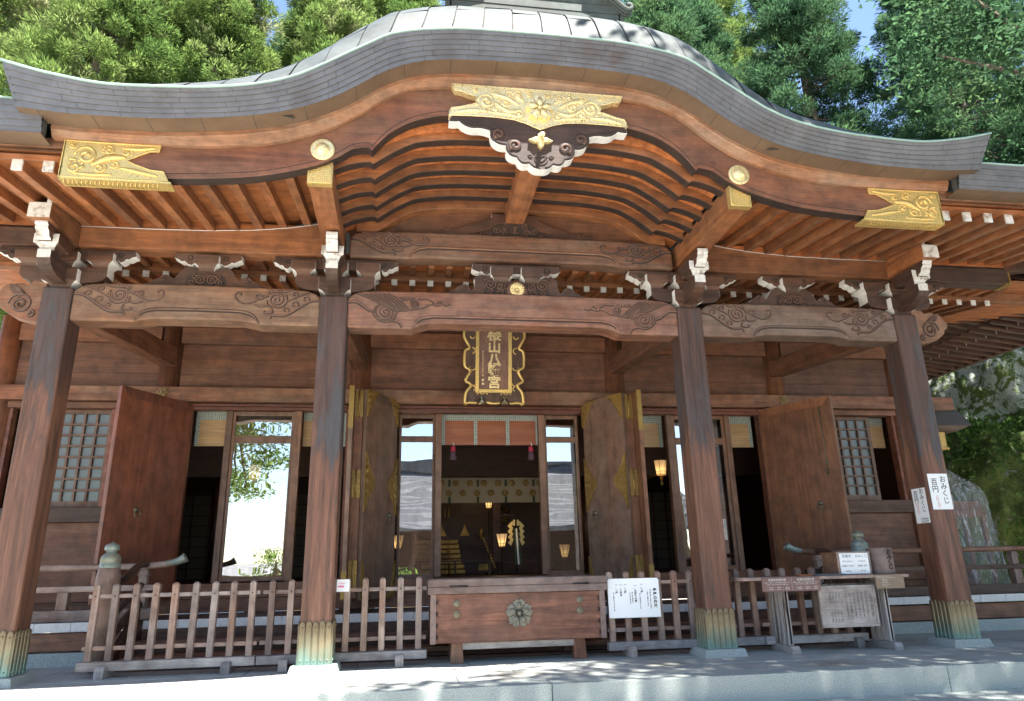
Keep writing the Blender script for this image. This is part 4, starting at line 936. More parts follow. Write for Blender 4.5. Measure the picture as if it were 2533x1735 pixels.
# posts and glazed screens
def post(x0, x1, y0=2.56, y1=2.66, z0=.785, z1=3.04, m='glassframe', nm='door_post'):
    b = MB(); b.box(x0, x1, y0, y1, z0, z1); b.build(nm, [W[m]], hall, bevel=.005)
def screen(x0, x1, y, zb, zt, rail0, rail1):
    b = MB(); w = .035
    b.box(x0, x1, y-.02, y+.02, zb-.06, zb, 0); b.box(x0, x1, y-.02, y+.02, zt, zt+.05, 0); b.box(x0, x1, y-.02, y+.02, rail0, rail1, 0)
    b.box(x0, x0+w, y-.022, y+.022, zb, zt, 0); b.box(x1-w, x1, y-.022, y+.022, zb, zt, 0)
    o = b.build('glass_screen', [W['glassframe']], hall, bevel=.004)
    b = MB(); b.add([(x0+w, y+.002, zb), (x1-w, y+.002, zb), (x1-w, y+.002, rail0), (x0+w, y+.002, rail0), (x0+w, y+.002, rail1), (x1-w, y+.002, rail1), (x1-w, y+.002, zt), (x0+w, y+.002, zt)], [(0, 1, 2, 3), (4, 5, 6, 7)]); b.build('pane', [GLASS], o)
for s in (-1, 1):
    a, c = sorted((s*.79, s*.702)); post(a, c, 2.60, 2.70, .80, 3.03)
    a, c = sorted((s*1.30, s*.792)); screen(a, c, 2.68, .84, 2.985, 2.635, 2.72)
    a, c = sorted((s*3.64, s*3.56)); post(a, c)
    a, c = sorted((s*2.74, s*2.64)); post(a, c)
    a, c = sorted((s*4.29, s*4.085)); post(a, c, 2.50, 2.64, .785, 3.085, 'red')
    a, c = sorted((s*2.03, s*1.97)); post(a, c, 2.50, 2.64, .785, 3.085, 'red')
    a, c = sorted((s*3.558, s*2.742)); screen(a, c, 2.61, .86, 2.985, 2.60, 2.70)
    a, c = sorted((s*1.72, s*1.60)); post(a, c, 2.46, 2.60, .785, 3.10, 'red')
    # lattice window bay beside the column
    a, c = sorted((s*6.36, s*4.60)); b = MB(); b.box(a, c, 2.50, 2.60, .60, 1.56)
    for z in (.79, .98, 1.17, 1.36): b.box(a, c, 2.495+.002*(z > 1), 2.50, z+.001, z+.189)
    b.build('wall_boards', [W['wallX']], hall, bevel=.003)
    b = MB(); b.box(a, c, 2.42, 2.62, 1.562, 1.745); b.build('window_sill', [W['darkX']], hall, bevel=.006)
    b = MB(); b.box(a, c, 2.46, 2.62, 3.04, 3.122); b.build('window_head', [W['wallX']], hall, bevel=.004)
    b = MB(); l0, l1 = sorted((s*5.955, s*5.09)); y = 2.60
    for x in (l0, l1-.05): b.box(x, x+.05, y-.025, y+.025, 1.75, 3.035)
    b.box(l0+.05, l1-.05, y-.024, y+.024, 1.75, 1.835); b.box(l0+.05, l1-.05, y-.024, y+.024, 2.985, 3.035)
    nx_ = 5; pw = (l1-l0-.10)/nx_
    for i in range(1, nx_): b.box(l0+.05+pw*i-.014, l0+.05+pw*i+.014, y-.020, y+.02, 1.835, 2.985)
    for i in range(1, 8): z = 1.835+1.15/8*i; b.box(l0+.05, l1-.05, y-.0185, y+.018, z-.013, z+.013)
    lw = b.build('lattice_window', [W['glassframe']], hall)
    b = MB(); b.add([(l0+.05, y+.012, 1.835), (l1-.05, y+.012, 1.835), (l1-.05, y+.012, 2.985), (l0+.05, y+.012, 2.985)], [(0, 1, 2, 3)]); b.build('pane', [FROST], lw)
    for a, c in (sorted((s*6.36, s*6.30)), sorted((s*5.09, s*4.98)), sorted((s*4.70, s*4.58))): post(a, c, 2.50, 2.63, 1.745, 3.04, 'red')

# outer door leaves, swung open
def ring(b, x, y, z, r=.045, m=0):
    b.lathe([(.036, -.003), (.036, .008), (.02, .018), (.012, .03)], (x, y, z+.03), 14, m, 'y')
    b.tube([(x+r*math.sin(a), y-.034+.006*math.cos(a), z-r*.55+r*math.cos(a)) for a in lin(0, 2*math.pi, 22)[:-1]], .0075, 6, m, 1, True)
def leaf(p_hinge, p_free, z0, z1, th, mat, name):
    """door leaf standing between two floor points; local x runs hinge to free edge, front is local -y"""
    h, f = Vector(p_hinge), Vector(p_free); d = f-h; L = d.length; a = math.atan2(d.y, d.x)
    b = MB(); b.T = Matrix.Translation((h.x, h.y, 0)) @ Matrix.Rotation(a, 4, 'Z')
    return b, L, b.T
for s in (-1, 1):
    b, L, T = leaf((s*4.06, 2.40, 0), (s*4.60, 1.39, 0), .605, 3.085, .05, None, '')
    sg = 1 if s > 0 else -1            # which side of the leaf faces the camera
    f = 1 if s > 0 else -1
    b.box(0, L, -.028, .028, .605, 3.085, 0)
    mt = W['door'] if s < 0 else W['doorR']
    dl = b.build('outer_door', [mt], hall, bevel=.005)
    fy = .028*( -1 if s < 0 else 1)
    fr = MB(); fr.T = T; y_ = .030 if s < 0 else -.030
    # the visible (inner) face of each leaf
    for P in ([(.0, 3.085), (L, 3.085), (L-.13, 2.965), (.13, 2.965)], ):
        fr.prism(P, y_*1.0, y_*1.35)
    fr.build('top_rail', [mt], dl, bevel=.003)
    rg = MB(); rg.T = T @ Matrix.Rotation(math.pi, 4, 'Z') if s < 0 else T
    ring(rg, -L*.63 if s < 0 else L*.69, -.03, 1.62)
    rg.build('ring_handle', [BRONZE], dl)
    if s > 0:
        h = MB(); h.T = T; x = L*.85
        h.lathe([(.02, 0), (.02, .01), (.008, .02)], (x, -.03, 2.93), 10, 0, 'y'); h.tube([(x, -.05, 2.93), (x, -.04, 2.45), (x-.004, -.04, 2.05)], .008, 6); h.lathe([(.025, 0), (.025, .012), (.01, .02)], (x, -.03, 2.18), 10, 0, 'y')
        h.tube([(x-.01, -.045, 2.02), (x, -.05, 2.10), (x+.01, -.045, 2.02)], .007, 5)
        h.build('hook_bar', [BRONZE], dl)
# main folding doors: outer panel swings forward, inner panel folds back beside the glass
def half_motif(sgn, u0, z, hgt, wid):      # pointed half-lozenge plate with scalloped edge
    pts = [(0, hgt)]
    for k in range(1, 14):
        t = k/14; w = wid*(1-abs(2*t-1))**1.25*(1.0); pts.append((w*(1+.10*(-1)**k), hgt*(1-2*t)))
    pts.append((0, -hgt))
    return [(u0+sgn*u, z+v) for u, v in pts]
def corner_motif(sgn, u0, z0, w, h):
    pts = [(0, 0), (w, 0), (w*.93, -h*.10), (w*.70, -h*.16), (w*.62, -h*.30), (w*.45, -h*.42), (w*.38, -h*.58), (w*.22, -h*.72), (w*.16, -h*.88), (0, -h)]
    return [(u0+sgn*u, z0+v) for u, v in pts]
for s in (-1, 1):
    hx, fx = (s*1.345, 2.43), (s*1.735, 1.74)
    b, L, T = leaf((hx[0], hx[1], 0), (fx[0], fx[1], 0), .56, 3.165, .05, None, '')
    sd_ = -1 if s < 0 else 1
    b.box(0, L, -.025, .025, .56, 3.165, 0)
    dl = b.build('main_door', [W['mdoor']], hall, bevel=.005)
    TT_ = T if s > 0 else T @ Matrix.Translation((L, 0, 0)) @ Matrix.Rotation(math.pi, 4, 'Z')
    # in TT_: local x 0..L, front at -y; for s<0 x=0 is the inner (hinge) end, for s>0 x=0 is the outer end
    fr = MB(); fr.T = TT_; fr.prism([(0, 3.165), (L, 3.165), (L-.1, 3.045), (.1, 3.045)], -.026, -.036); fr.build('top_rail', [W['mdoor']], dl, bevel=.003)
    for sgn, u0, nm in ((1, 0.0, 'a'), (-1, L, 'b')):
        for P, kind in ((half_motif(sgn, u0, 1.98, .38, .235), 'm'), (corner_motif(sgn, u0, 3.165, .27, .36), 'c'), ([(u, 2*.56-z+2.6) if 0 else (u, .56+(3.165-z)) for u, z in corner_motif(sgn, u0, 3.165, .17, .46)], 'c')):
            g = MB(); g.T = TT_; g.prism(P, -.042, -.026)
            g.tube([(u, -.044, z) for u, z in P], .006, 4, 0, .7, True)
            zc = sum(p[1] for p in P)/len(P)
            if kind == 'm':
                for zz, r in ((zc, .05), (zc+.13, .035), (zc-.13, .035), (zc+.22, .022), (zc-.22, .022)):
                    g.tube([(u, -.045, z) for u, z in spiral((u0+sgn*(.06 if r > .04 else .045), zz), r, .008, 1.8, 1, 24)], .008, 5, 0, .7)
                for k in range(8): a_ = k*math.pi/4; g.tube([(u0+sgn*.06+.012*math.cos(a_), -.046, zc+.012*math.sin(a_)), (u0+sgn*.06+.045*math.cos(a_), -.046, zc+.045*math.sin(a_))], .007, 5, 0, .6)
            else:
                top_ = P[0][1]; dz = -1 if top_ > 2 else 1
                for du, dv, r in ((.05, .06, .035), (.11, .045, .025), (.045, .14, .028), (.035, .21, .02)):
                    g.tube([(u, -.045, z) for u, z in spiral((u0+sgn*du, top_+dz*dv), r, .006, 1.6, 1, 20)], .007, 5, 0, .7)
            g.build('gilt_plate', [GOLDD], dl)
    rg = MB(); rg.T = TT_; ring(rg, L*.80 if s < 0 else L*.20, -.026, 1.56, .05); rg.build('ring_handle', [BRONZE], dl)
    for z0_, z1_ in ((2.80, 3.168), (1.62, 2.34), (.56, .96)):
        e_ = MB(); e_.T = T; e_.box(-.008, .035, -.030, .030, z0_, z1_)
        for q in range(5): e_.tube([(-.009, 0+.012*math.sin(q*2), z0_+(z1_-z0_)*(q+.3)/5), (-.010, .012*math.cos(q*2), z0_+(z1_-z0_)*(q+.7)/5)], .010, 5, 0, 1)
        e_.build('edge_sleeve', [GOLDD], dl)
    # outer fixed-side panel standing forward, seen edge on
    x0, x1 = sorted((s*1.925, s*1.872)); b = MB(); b.box(x0, x1, 1.56, 2.42, .58, 3.165)
    op = b.build('folding_door', [W['mdoor'] if s < 0 else W['doorR']], hall, bevel=.006)
    for z0_, z1_ in ((2.62, 3.168), (.58, .90)): b = MB(); b.box(x0-.004, x1+.004, 1.552, 1.60, z0_, z1_); b.build('edge_plate', [GOLDD], op)
    b = MB(); jx0, jx1 = sorted((s*1.87, s*1.76)); b.box(jx0, jx1, 1.78, 1.83, .58, 3.16); b.build('hinge_stile', [W['doorR']], op, bevel=.004)
    for z in (2.98, 1.95, .85):
        b = MB(); b.box(jx0+.004, jx1+.03*(-s if s > 0 else 1)*0-.002, 1.768, 1.779, z-.17, z+.17, 0); b.cyl(((jx0+jx1)/2, 1.764, 0), .011, z-.18, z+.18, 10, 0)
        for q in (-.12, -.06, 0, .06, .12):
            for w_ in (-.032, .032): b.lathe([(.008, 0), (.005, .004)], ((jx0+jx1)/2+w_, 1.768, z+q), 8, 1, 'y')
        b.build('hinge_plate', [GOLDD, BRONZE], op)
# ------------------------------------------------------------------ interior shell
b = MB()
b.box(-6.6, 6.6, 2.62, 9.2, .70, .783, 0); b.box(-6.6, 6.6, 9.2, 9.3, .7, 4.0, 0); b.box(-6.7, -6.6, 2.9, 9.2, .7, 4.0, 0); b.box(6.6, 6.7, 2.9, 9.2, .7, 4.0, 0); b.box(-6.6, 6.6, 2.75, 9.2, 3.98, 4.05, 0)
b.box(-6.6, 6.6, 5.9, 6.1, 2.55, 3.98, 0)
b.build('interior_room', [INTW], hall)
for x in (-4.43, -1.8, 2.25, 4.43):
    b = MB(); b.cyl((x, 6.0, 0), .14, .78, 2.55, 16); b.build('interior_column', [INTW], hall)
for a, c in ((-6.3, -2.1), (2.6, 6.3)):      # shoji screens at the back of the side rooms
    b = MB(); b.box(a, c, 8.6, 8.62, .8, 2.5, 0)
    for i in range(13): x = a+(c-a)*i/12; b.box(x-.015, x+.015, 8.57, 8.6, .8, 2.5, 1)
    for i in range(9): z = .8+1.7*i/8; b.box(a, c, 8.575, 8.6, z-.012, z+.012, 1)
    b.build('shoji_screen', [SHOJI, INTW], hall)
# ------------------------------------------------------------------ veranda, stair, railing
b = MB(); x = -9.0
b.box(-9, 9, 1.24, 2.45, .352, .432, 1)
while x < 9: 
    b.box(x+.002, x+.36-.002, 1.195, 1.25, .348, .436+rng.uniform(-.002, .002), 0); x += .36
b.build('veranda', [WHITE, W['darkX']], hall, bevel=.002, seg=1)
b = MB(); b.box(-9, 9, 1.26, 1.40, .15, .33); b.build('veranda_beam', [W['wallX']], hall, bevel=.005)
b = MB(); x = -9
while x < 9: b.box(x+.003, x+1.15-.003, 1.24, 1.5, -.05, .135, 0); x += 1.15
b.build('foundation', [GRANITE], hall, bevel=.006)
b = MB()
for k, (y, z) in enumerate(((.62, .125), (.90, .245))):
    b.box(-3.95, 3.95, y, y+.32, z-.05, z, 0); b.box(-3.95, 3.95, y+.05, y+.07, z-.12, z-.05, 1)
b.box(-3.95, 3.95, 1.16, 1.18, .20, .35, 1)
b.box(-3.95, 3.95, .56, 1.2, -.02, .03, 1)
b.build('stair', [W['beamX'], W['darkX']], hall, bevel=.006)
for s in (-1, 1):
    b = MB(); b.prism([(.70, .0), (.58, .0), (.58, .17), (1.20, .55), (1.20, .40)], s*4.03-.03, s*4.03+.03, 'x'); b.prism([(.70, .0), (.58, .0), (.58, .06), (1.20, .44), (1.2, 0)], s*3.98-.02, s*3.98+.02, 'x'); b.build('stair_side', [W['darkY']], hall, bevel=.004)
    cx = s*4.156
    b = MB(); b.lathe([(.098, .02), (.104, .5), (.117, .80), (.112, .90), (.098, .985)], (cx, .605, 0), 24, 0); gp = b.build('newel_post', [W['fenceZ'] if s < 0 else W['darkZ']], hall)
    b = MB(); b.lathe([(.098, .975), (.099, .99), (.100, 1.02), (.096, 1.024), (.096, 1.05), (.099, 1.054), (.092, 1.085), (.075, 1.11), (.056, 1.128), (.048, 1.135), (.045, 1.145), (.066, 1.152), (.071, 1.175), (.066, 1.20), (.045, 1.218), (.02, 1.227), (.006, 1.240)], (cx, .605, 0), 24, 0)
    for k in range(10): a = k*math.pi/5; b.lathe([(.009, 0), (.005, .005)], (cx+.099*math.cos(a), .605+.099*math.sin(a), 1.004), 8, 1, 'y')
    b.build('onion_finial', [GREENB, BRASS], gp)
    # balustrade along the veranda edge
    y = 1.36
    pp = smoothp([(s*3.73, y, 1.045), (s*3.80, y, 1.025), (s*3.92, y, 1.012), (s*4.1, y, 1.0), (s*4.6, y, .999), (s*6.0, y, .999), (s*9.0, y, .999)], 5)
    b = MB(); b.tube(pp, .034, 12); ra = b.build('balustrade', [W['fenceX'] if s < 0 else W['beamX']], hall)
    if s > 0: pass
    b = MB(); b.tube(smoothp([(s*3.64, y, 1.085), (s*3.69, y, 1.06), (s*3.76, y, 1.038), (s*3.83, y, 1.022)]), [.058, .054, .05, .048, .045, .043, .041, .040, .039, .038, .037, .036, .036], 14); b.build('rail_cap', [GREENB], ra)
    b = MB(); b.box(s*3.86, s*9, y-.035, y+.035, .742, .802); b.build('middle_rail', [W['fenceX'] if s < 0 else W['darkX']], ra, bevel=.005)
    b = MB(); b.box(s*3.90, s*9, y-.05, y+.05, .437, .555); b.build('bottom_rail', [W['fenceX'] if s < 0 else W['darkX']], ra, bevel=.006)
    for x in (4.06, 4.86, 5.86, 6.86, 7.86):
        b = MB(); b.box(s*x-.055, s*x+.055, y-.045, y+.045, .556, .741)
        if x < 4.3 or x > 5.5: b.box(s*x-.045, s*x+.045, y-.035, y+.035, .803, .90); b.hexa([(s*x-.06, y-.05, .90), (s*x+.06, y-.05, .90), (s*x+.06, y+.05, .90), (s*x-.06, y+.05, .90)], [(s*x-.035, y-.035, .965), (s*x+.035, y-.035, .965), (s*x+.035, y+.035, .965), (s*x-.035, y+.035, .965)])
        b.build('baluster', [W['fenceZ']], ra, bevel=.006)
    # curved stair handrail from the newel up to the balustrade
    b = MB(); b.tube(smoothp([(s*4.12, .66, .80), (s*4.08, .85, .885), (s*4.06, 1.08, .985), (s*4.05, 1.22, 1.018), (s*4.04, 1.33, 1.018)], 6), .036, 12); b.tube([(s*4.11, .68, .50), (s*4.07, 1.33, .80)], .035, 8); b.tube([(s*4.11, .68, .30), (s*4.07, 1.33, .60)], .045, 8); b.build('stair_handrail', [W['darkY']], hall)
# ------------------------------------------------------------------ fences
def fence(x0, x1, xs, feet, label):
    t = thing('picket_fence', label, 'fence', ((x0+x1)/2, .19, 0), 'low picket fences across the porch')
    b = MB(); b.box(x0, x1, .13, .235, .062, .142); b.build('sill', [W['greyX']], t, bevel=.007)
    for z0, z1 in ((.700, .737), (.236, .274)):
        b = MB(); b.box(x0+.01, x1-.005, .192, .216, z0, z1); b.build('rail', [W['fenceX']], t, bevel=.004)
    src = None
    for x in xs:
        if src is None:
            b = MB(); b.box(-.030, .030, .168, .226, .142, .815); b.frustum(0, .197, .815, .832, .030, .029, .012, .011)
            src = b.build('picket', [W['fenceZ']], t, origin=(0, .197, .142), bevel=.004, seg=1)
            b = MB(); b.box(-.007, .007, .165, .169, .711, .725); b.build('peg', [CARVE_D], src, origin=(0, .197, .142)); o = src
        else: o = copy_tree(src, src.location, t)
        o.location = (x-(x0+x1)/2, .197-.19+rng.uniform(-.003, .003), .142); o.rotation_euler = (0, rng.uniform(-.008, .008), 0)
    for x in feet:
        b = MB(); b.prism([(.06, 0), (.06, .075), (.085, .105), (.30, .105), (.33, .06), (.33, 0)], x-.042, x+.042, 'x'); b.build('foot', [W['greyZ']], t, bevel=.006)
    return t
fence(-4.165, -2.58, [-4.09+.18*k for k in range(9)], (-3.93, -2.83), 'weathered picket fence section standing between the two left porch columns')
fence(-2.57, -.955, [-2.47, -2.29, -2.11, -1.93, -1.75, -1.575, -1.40, -1.22, -1.04], (-2.31, -1.22), 'weathered picket fence section passing behind the column left of the offertory box')
fence(.90, 2.60, [.956+.1765*k for k in range(10)], (1.127, 2.2), 'weathered picket fence section right of the offertory box carrying the white etiquette sign')
fence(2.61, 3.79, [2.73, 2.91, 3.09, 3.265, 3.44, 3.61], (3.65,), 'weathered picket fence section behind the fortune table with the hanging board')

# ------------------------------------------------------------------ offertory box
t = thing('offertory_box', 'large red brown wooden offertory box with a round blossom crest on its front', 'offertory box', (-.03, .45, 0))
b = MB(); b.box(-.915, .86, .105, .82, .195, .652); body = b.build('body', [W['box']], t, bevel=.006)
CCU = speck('corner_copper', (.17, .115, .10), (.24, .17, .15), 20, .5, bmp=.1, metal=.3)
for x0, x1 in ((-.925, -.868), (.812, .87)): b = MB(); b.box(x0, x1, .094, .12, .190, .655); b.build('corner_fitting', [CCU], body, bevel=.004)
for z in (.25, .36, .47, .58):
    for x, d in ((-.866, 1), (.81, -1)):
        b = MB()
        for q in range(3): b.tube([(x, .098, z+q*.008-.008), (x+d*.022, .098, z+(q-1)*.022)], .0035, 4)
        b.build('nail_cramp', [IRON], body)
b = MB()
b.box(-.952, .898, .075, .125, .655, .725); b.box(-.952, .898, .075, .125, .727, .798)
b.box(-.952, .898, .80, .86, .655, .798); b.box(-.952, -.90, .125, .80, .655, .798); b.box(.845, .898, .125, .80, .655, .798)
ld = b.build('lid_frame', [W['boxlid']], t, bevel=.007)
b = MB()
for k in range(9): b.prism([(.17+.07*k, .73), (.20+.07*k, .775), (.23+.07*k, .73)], -.90, .845, 'x')
b.build('grille_bar', [W['boxlid']], ld)
for x0, x1, z in ((-.735, -.555, .728), (.53, .70, .728)):
    b = MB(); b.tube([(x0, .068, z), (x1, .068, z)], .009, 6); b.build('handle', [IRON], ld)
for x, zz in ((-.662, .565), (-.662, .462), (.605, .568), (.60, .465)):
    b = MB(); b.lathe([(.036, 0), (.036, .006), (.030, .011), (.022, .008), (.017, .012), (.006, .014)], (x, .105, zz), 20, 0, 'y'); b.build('stud', [BRONZE], body)
b = MB(); P = []
for k in range(5):
    a = math.pi/2+k*2*math.pi/5
    for tt, r in ((-.56, .112), (-.44, .132), (-.32, .122), (-.2, .143), (-.1, .132), (0, .118), (.1, .132), (.2, .143), (.32, .122), (.44, .132), (.56, .112)): P.append((-.03+r*math.cos(a+tt), .455+r*math.sin(a+tt)))
b.prism(P, .088, .107)
for k in range(5):
    a = math.pi/2+k*2*math.pi/5; c, s = math.cos(a), math.sin(a); c2, s2 = math.cos(a+.63), math.sin(a+.63)
    b.tube([(-.03+r*c, .087-d, .455+r*s) for r, d in ((.02, 0), (.06, .004), (.11, 0))], [.010, .034, .02], 6, 0, .25)
    b.tube([(-.03+r*c2, .088, .455+r*s2) for r in (.02, .105)], .0035, 4, 1)
    for q in (-.3, 0, .3): b.tube([(-.03+r*math.cos(a+q), .078, .455+r*math.sin(a+q)) for r in (.025, .058)], .0025, 4, 1); b.lathe([(.005, 0), (.003, .003)], (-.03+.062*math.cos(a+q), .079, .455+.062*math.sin(a+q)), 6, 0, 'y')
b.lathe([(.02, -.01), (.02, .012), (.01, .016)], (-.03, .086, .455), 12, 0, 'y')
b.build('blossom_crest', [CREST, IRON], body)
for x in (-.655, .60):
    for y in (.15, .62):
        b = MB(); b.frustum(x, y+.06, 0, .192, .068, .055, .054, .05); b.build('leg', [W['beamZ']], t, bevel=.005)
b = MB(); b.box(-.60, .545, .17, .21, .125, .188); b.build('stretcher', [W['greyX']], t, bevel=.005)

# ------------------------------------------------------------------ fortune table and what stands on and hangs from it
t = thing('display_table', 'weathered wooden table on slatted legs in front of the right fence', 'table', (3.17, -.06, 0))
b = MB(); b.box(2.235, 4.10, -.26, .16, .713, .745); b.build('tabletop', [W['boxlid']], t, bevel=.005)
for x in (2.735, 3.868):
    b = MB()
    for k in range(4): y = -.155+.085*k; b.box(x-.026, x+.026, y, y+.066, .075, .713); 
    b.box(x-.017, x+.017, -.155, .17, .08, .713)
    b.build('leg', [STAIN], t, bevel=.008)
    b = MB(); b.prism([(-.235, 0), (-.245, .045), (-.22, .075), (.20, .075), (.22, .05), (.21, 0)], x-.045, x+.045, 'x'); b.build('foot', [W['greyY']], t, bevel=.006)
b = MB(); b.box(2.74, 3.86, -.03, .01, .60, .66); b.build('stretcher', [W['greyX']], t, bevel=.004)
LETT = plain('pale_lettering', (.72, .68, .64), .6); PLQ = speck('brown_plaque', (.16, .085, .07), (.19, .105, .09), 50, .45, bmp=.05); PLQ2 = speck('tan_plaque', (.20, .135, .085), (.235, .165, .11), 50, .45, bmp=.05)
pl = thing('brown_plaque', 'wide dark brown text plaque at the left front edge of the table', 'plaque', (2.75, -.262, .60)); b = MB(); b.box(2.43, 3.072, -.270, -.262, .604, .742)
b.build('panel', [PLQ], pl, bevel=.002); b = MB()
for x in (2.60, 2.915):
    text(b, '祈祷木祈祷文祭', .028, face_front(x, -.2715, .715))
    for i, w in enumerate(('祈祷木にお願いごととお名前を書いて納めて下さい', '神前にてお祓いの上お焚き上げを致します')): text(b, w, .0125, face_front(x, -.2715, .690-.018*i))
    for i, w in enumerate(('一、家内安全　一、交通安全　一、心願成就', '二、商売繁盛　二、病気平癒　二、学業成就')): text(b, w, .0125, face_front(x, -.2715, .643-.018*i))
b.tube([(2.757, -.2705, .61), (2.757, -.2705, .74)], .0008, 4); b.build('lettering', [LETT], pl)
pl = thing('tan_plaque', 'small tan plaque with lines of English at the right front edge of the table', 'plaque', (3.86, -.262, .60)); b = MB(); b.box(3.70, 4.026, -.270, -.262, .604, .742)
b.build('panel', [PLQ2], pl, bevel=.002); b = MB()
for i, w in enumerate(('Please write your wish and name', 'on the prayer stick and place it in the box', 'Family safety', 'Traffic safety', 'Good health', 'Success in study', 'Prosperity')): text(b, w, .0125, face_front(3.715 if i < 2 else 3.77, -.2715, .728-.016*i), align='LEFT')
b.build('lettering', [LETT], pl)
hb = thing('hanging_board', 'pale grey weathered board of brush writing hung on hooks under the table', 'board', (3.39, -.2, .23))
b = MB(); b.box(3.085, 3.70, -.205, -.190, .235, .645); b.box(3.075, 3.712, -.215, -.185, .235, .258); b.box(3.075, 3.712, -.215, -.185, .622, .645); b.box(3.075, 3.098, -.215, -.185, .258, .622); b.box(3.689, 3.712, -.215, -.185, .258, .622); b.build('panel', [W['greyX']], hb, bevel=.003)
b = MB(); cols = ('祈祷木と御神火祭', '毎年師走大晦日の夜に斎行する', '御神火祭にて皆様の願い事を', '納めた祈祷木をお焚き上げし', '年の災厄を祓い清めて新年の', 'ご多幸とご平安を祈願致します', 'お申し込みは社務所まで')
for i, w in enumerate(cols): text(b, w, .030 if i == 0 else .0215, face_front(3.655-.045*i-(.01 if i else 0), -.2065, .445), vertical=True, bold=.01, spacing=.92)
for i in range(4): text(b, '初穂料百円', .022, face_front(3.30-.035*i, -.2065, .52), vertical=True, spacing=.95); text(b, '櫻山八幡宮', .022, face_front(3.30-.035*i, -.2065, .33), vertical=True, spacing=.95)
b.build('lettering', [plain('faded_ink', (.12, .115, .12), .8)], hb)
for x in (3.22, 3.56): b = MB(); b.tube([(x+.009*math.sin(a*2.2), -.20, .712-.067*a/6.28) for a in lin(0, 6.28, 24)], .0035, 5); b.build('hook', [IRON], hb)
wb = thing('fortune_box', 'square wooden box with a plastic-wrapped white price notice on the table', 'box', (3.58, -.02, .746)); b = MB(); b.box(3.40, 3.785, -.10, .18, .747, .975); b.box(3.385, 3.80, -.11, .19, .968, .982); b.build('body', [W['beamX']], wb, bevel=.004)
b = MB(); b.add([(3.43, -.106, .757), (3.765, -.106, .757), (3.765, -.106, .972), (3.43, -.106, .972)], [(0, 1, 2, 3)]); b.build('paper_notice', [PAPER], wb)
b = MB()
for x, ls in ((3.515, ('祈祷木', '(Kitouboku)', '初穂料 三百円', '(¥300)')), (3.685, ('おみくじ', '(Omikuji)', '初穂料 百円', '(¥100)'))):
    for i, w in enumerate(ls): text(b, w, .036 if i == 0 else .022, face_front(x, -.1075, .935-.050*i), bold=.006)
b.build('lettering', [BLACK], wb)
m, nt, bb = newmat('clear_plastic'); bb.inputs['Base Color'].default_value = (.9, .9, .9, 1); bb.inputs['Roughness'].default_value = .12; bb.inputs['Alpha'].default_value = .18; v_ = coords(nt); n_ = noisen(nt, v_, 14, 4, .6, .8); bump(nt, bb, n_.outputs[0], .9, .03); PLAST = m
b = MB(); b.grid([[(3.40+.385*i/12, -.112-.004*rng.random(), .747+.235*j/8) for i in range(13)] for j in range(9)], 0, True); b.build('plastic_wrap', [PLAST], wb)
cy = thing('fortune_cylinder', 'round wooden fortune-stick container with carved brush writing beside the box', 'container', (3.965, -.02, .746)); b = MB(); b.cyl((3.965, -.02, 0), .130, .747, 1.015, 32); b.cyl((3.965, -.02, 0), .115, 1.015, 1.018, 32); b.build('body', [W['boxlid']], cy, bevel=.004)
b = MB(); T = face_front(3.985, -.151, .895); text(b, 'おみくじ', .062, T, vertical=True, bold=.02, spacing=.85, ext=.004); b.build('lettering', [CARVE_D], cy)
bk = tag(MB().box(3.09, 3.44, -.16, -.05, .7465, .762).build('slate_tray', [plain('slate_grey', (.10, .115, .125), .6)], base=True, bevel=.003), 'flat grey tray lying on the table before the price box', 'tray')
bk = tag(MB().box(2.93, 3.085, -.15, -.06, .7465, .760).build('wood_slip', [W['soffitX']], base=True, bevel=.002), 'flat orange wooden slip lying on the table left of the tray', 'slip')

# ------------------------------------------------------------------ signs and papers
def brushcols(b, spec, y):
    for x, z, sz, w, bd in spec: text(b, w, sz, face_front(x, y, z), vertical=True, bold=bd, spacing=.98)
sg = thing('etiquette_sign', 'white rectangular sign of vertical Japanese writing on the fence right of the offertory box', 'sign', (1.20, .13, .37))
b = MB(); b.box(.918, 1.476, .140, .150, .373, .762); b.build('panel', [PAPER], sg, bevel=.002)
b = MB(); zc = .57
brushcols(b, [(1.425, .56, .040, '参拝の作法', .035), (1.375, .55, .0145, '先づ身を正し心を静めて神前へ', .03), (1.345, .56, .0145, '進み軽くお辞儀をします', .03), (1.285, .66, .026, '一、二拝', .035), (1.262, .53, .0145, '深く二度お辞儀をします', .03), (1.215, .61, .026, '一、お祈りの詞', .035), (1.180, .57, .0145, '祓へ給へ清め給へ', .03), (1.155, .56, .0145, '守り給へ幸ひ給へ', .03), (1.105, .66, .026, '一、二拝', .035), (1.058, .645, .026, '一、二拍手', .035), (1.012, .66, .026, '一、一拝', .035), (.978, .53, .0145, '軽くお辞儀をして下がります', .03)], .1385)
b.build('lettering', [BLACK], sg)
b = MB()
for x in (.925, 1.47): b.lathe([(.006, 0), (.004, .006)], (x, .14, .755), 8, 0, 'y')
b.tube([(1.47, .138, .755), (1.50, .14, .762), (1.53, .165, .757)], .002, 4); b.build('tie', [IRON], sg)
pk = thing('small_notice', 'small white card with a pink stripe on the fence beside the left centre column', 'notice', (-1.78, .15, .70)); b = MB(); b.box(-1.852, -1.728, .155, .160, .704, .820); b.build('card', [PAPER], pk)
b = MB(); b.box(-1.84, -1.78, .1535, .1545, .745, .762, 0); text(b, 'お賽銭は', .018, face_front(-1.80, .1538, .782)); b.build('print', [PINK], pk)
PAPS = plain('notice_paper', (.78, .79, .80), .35)
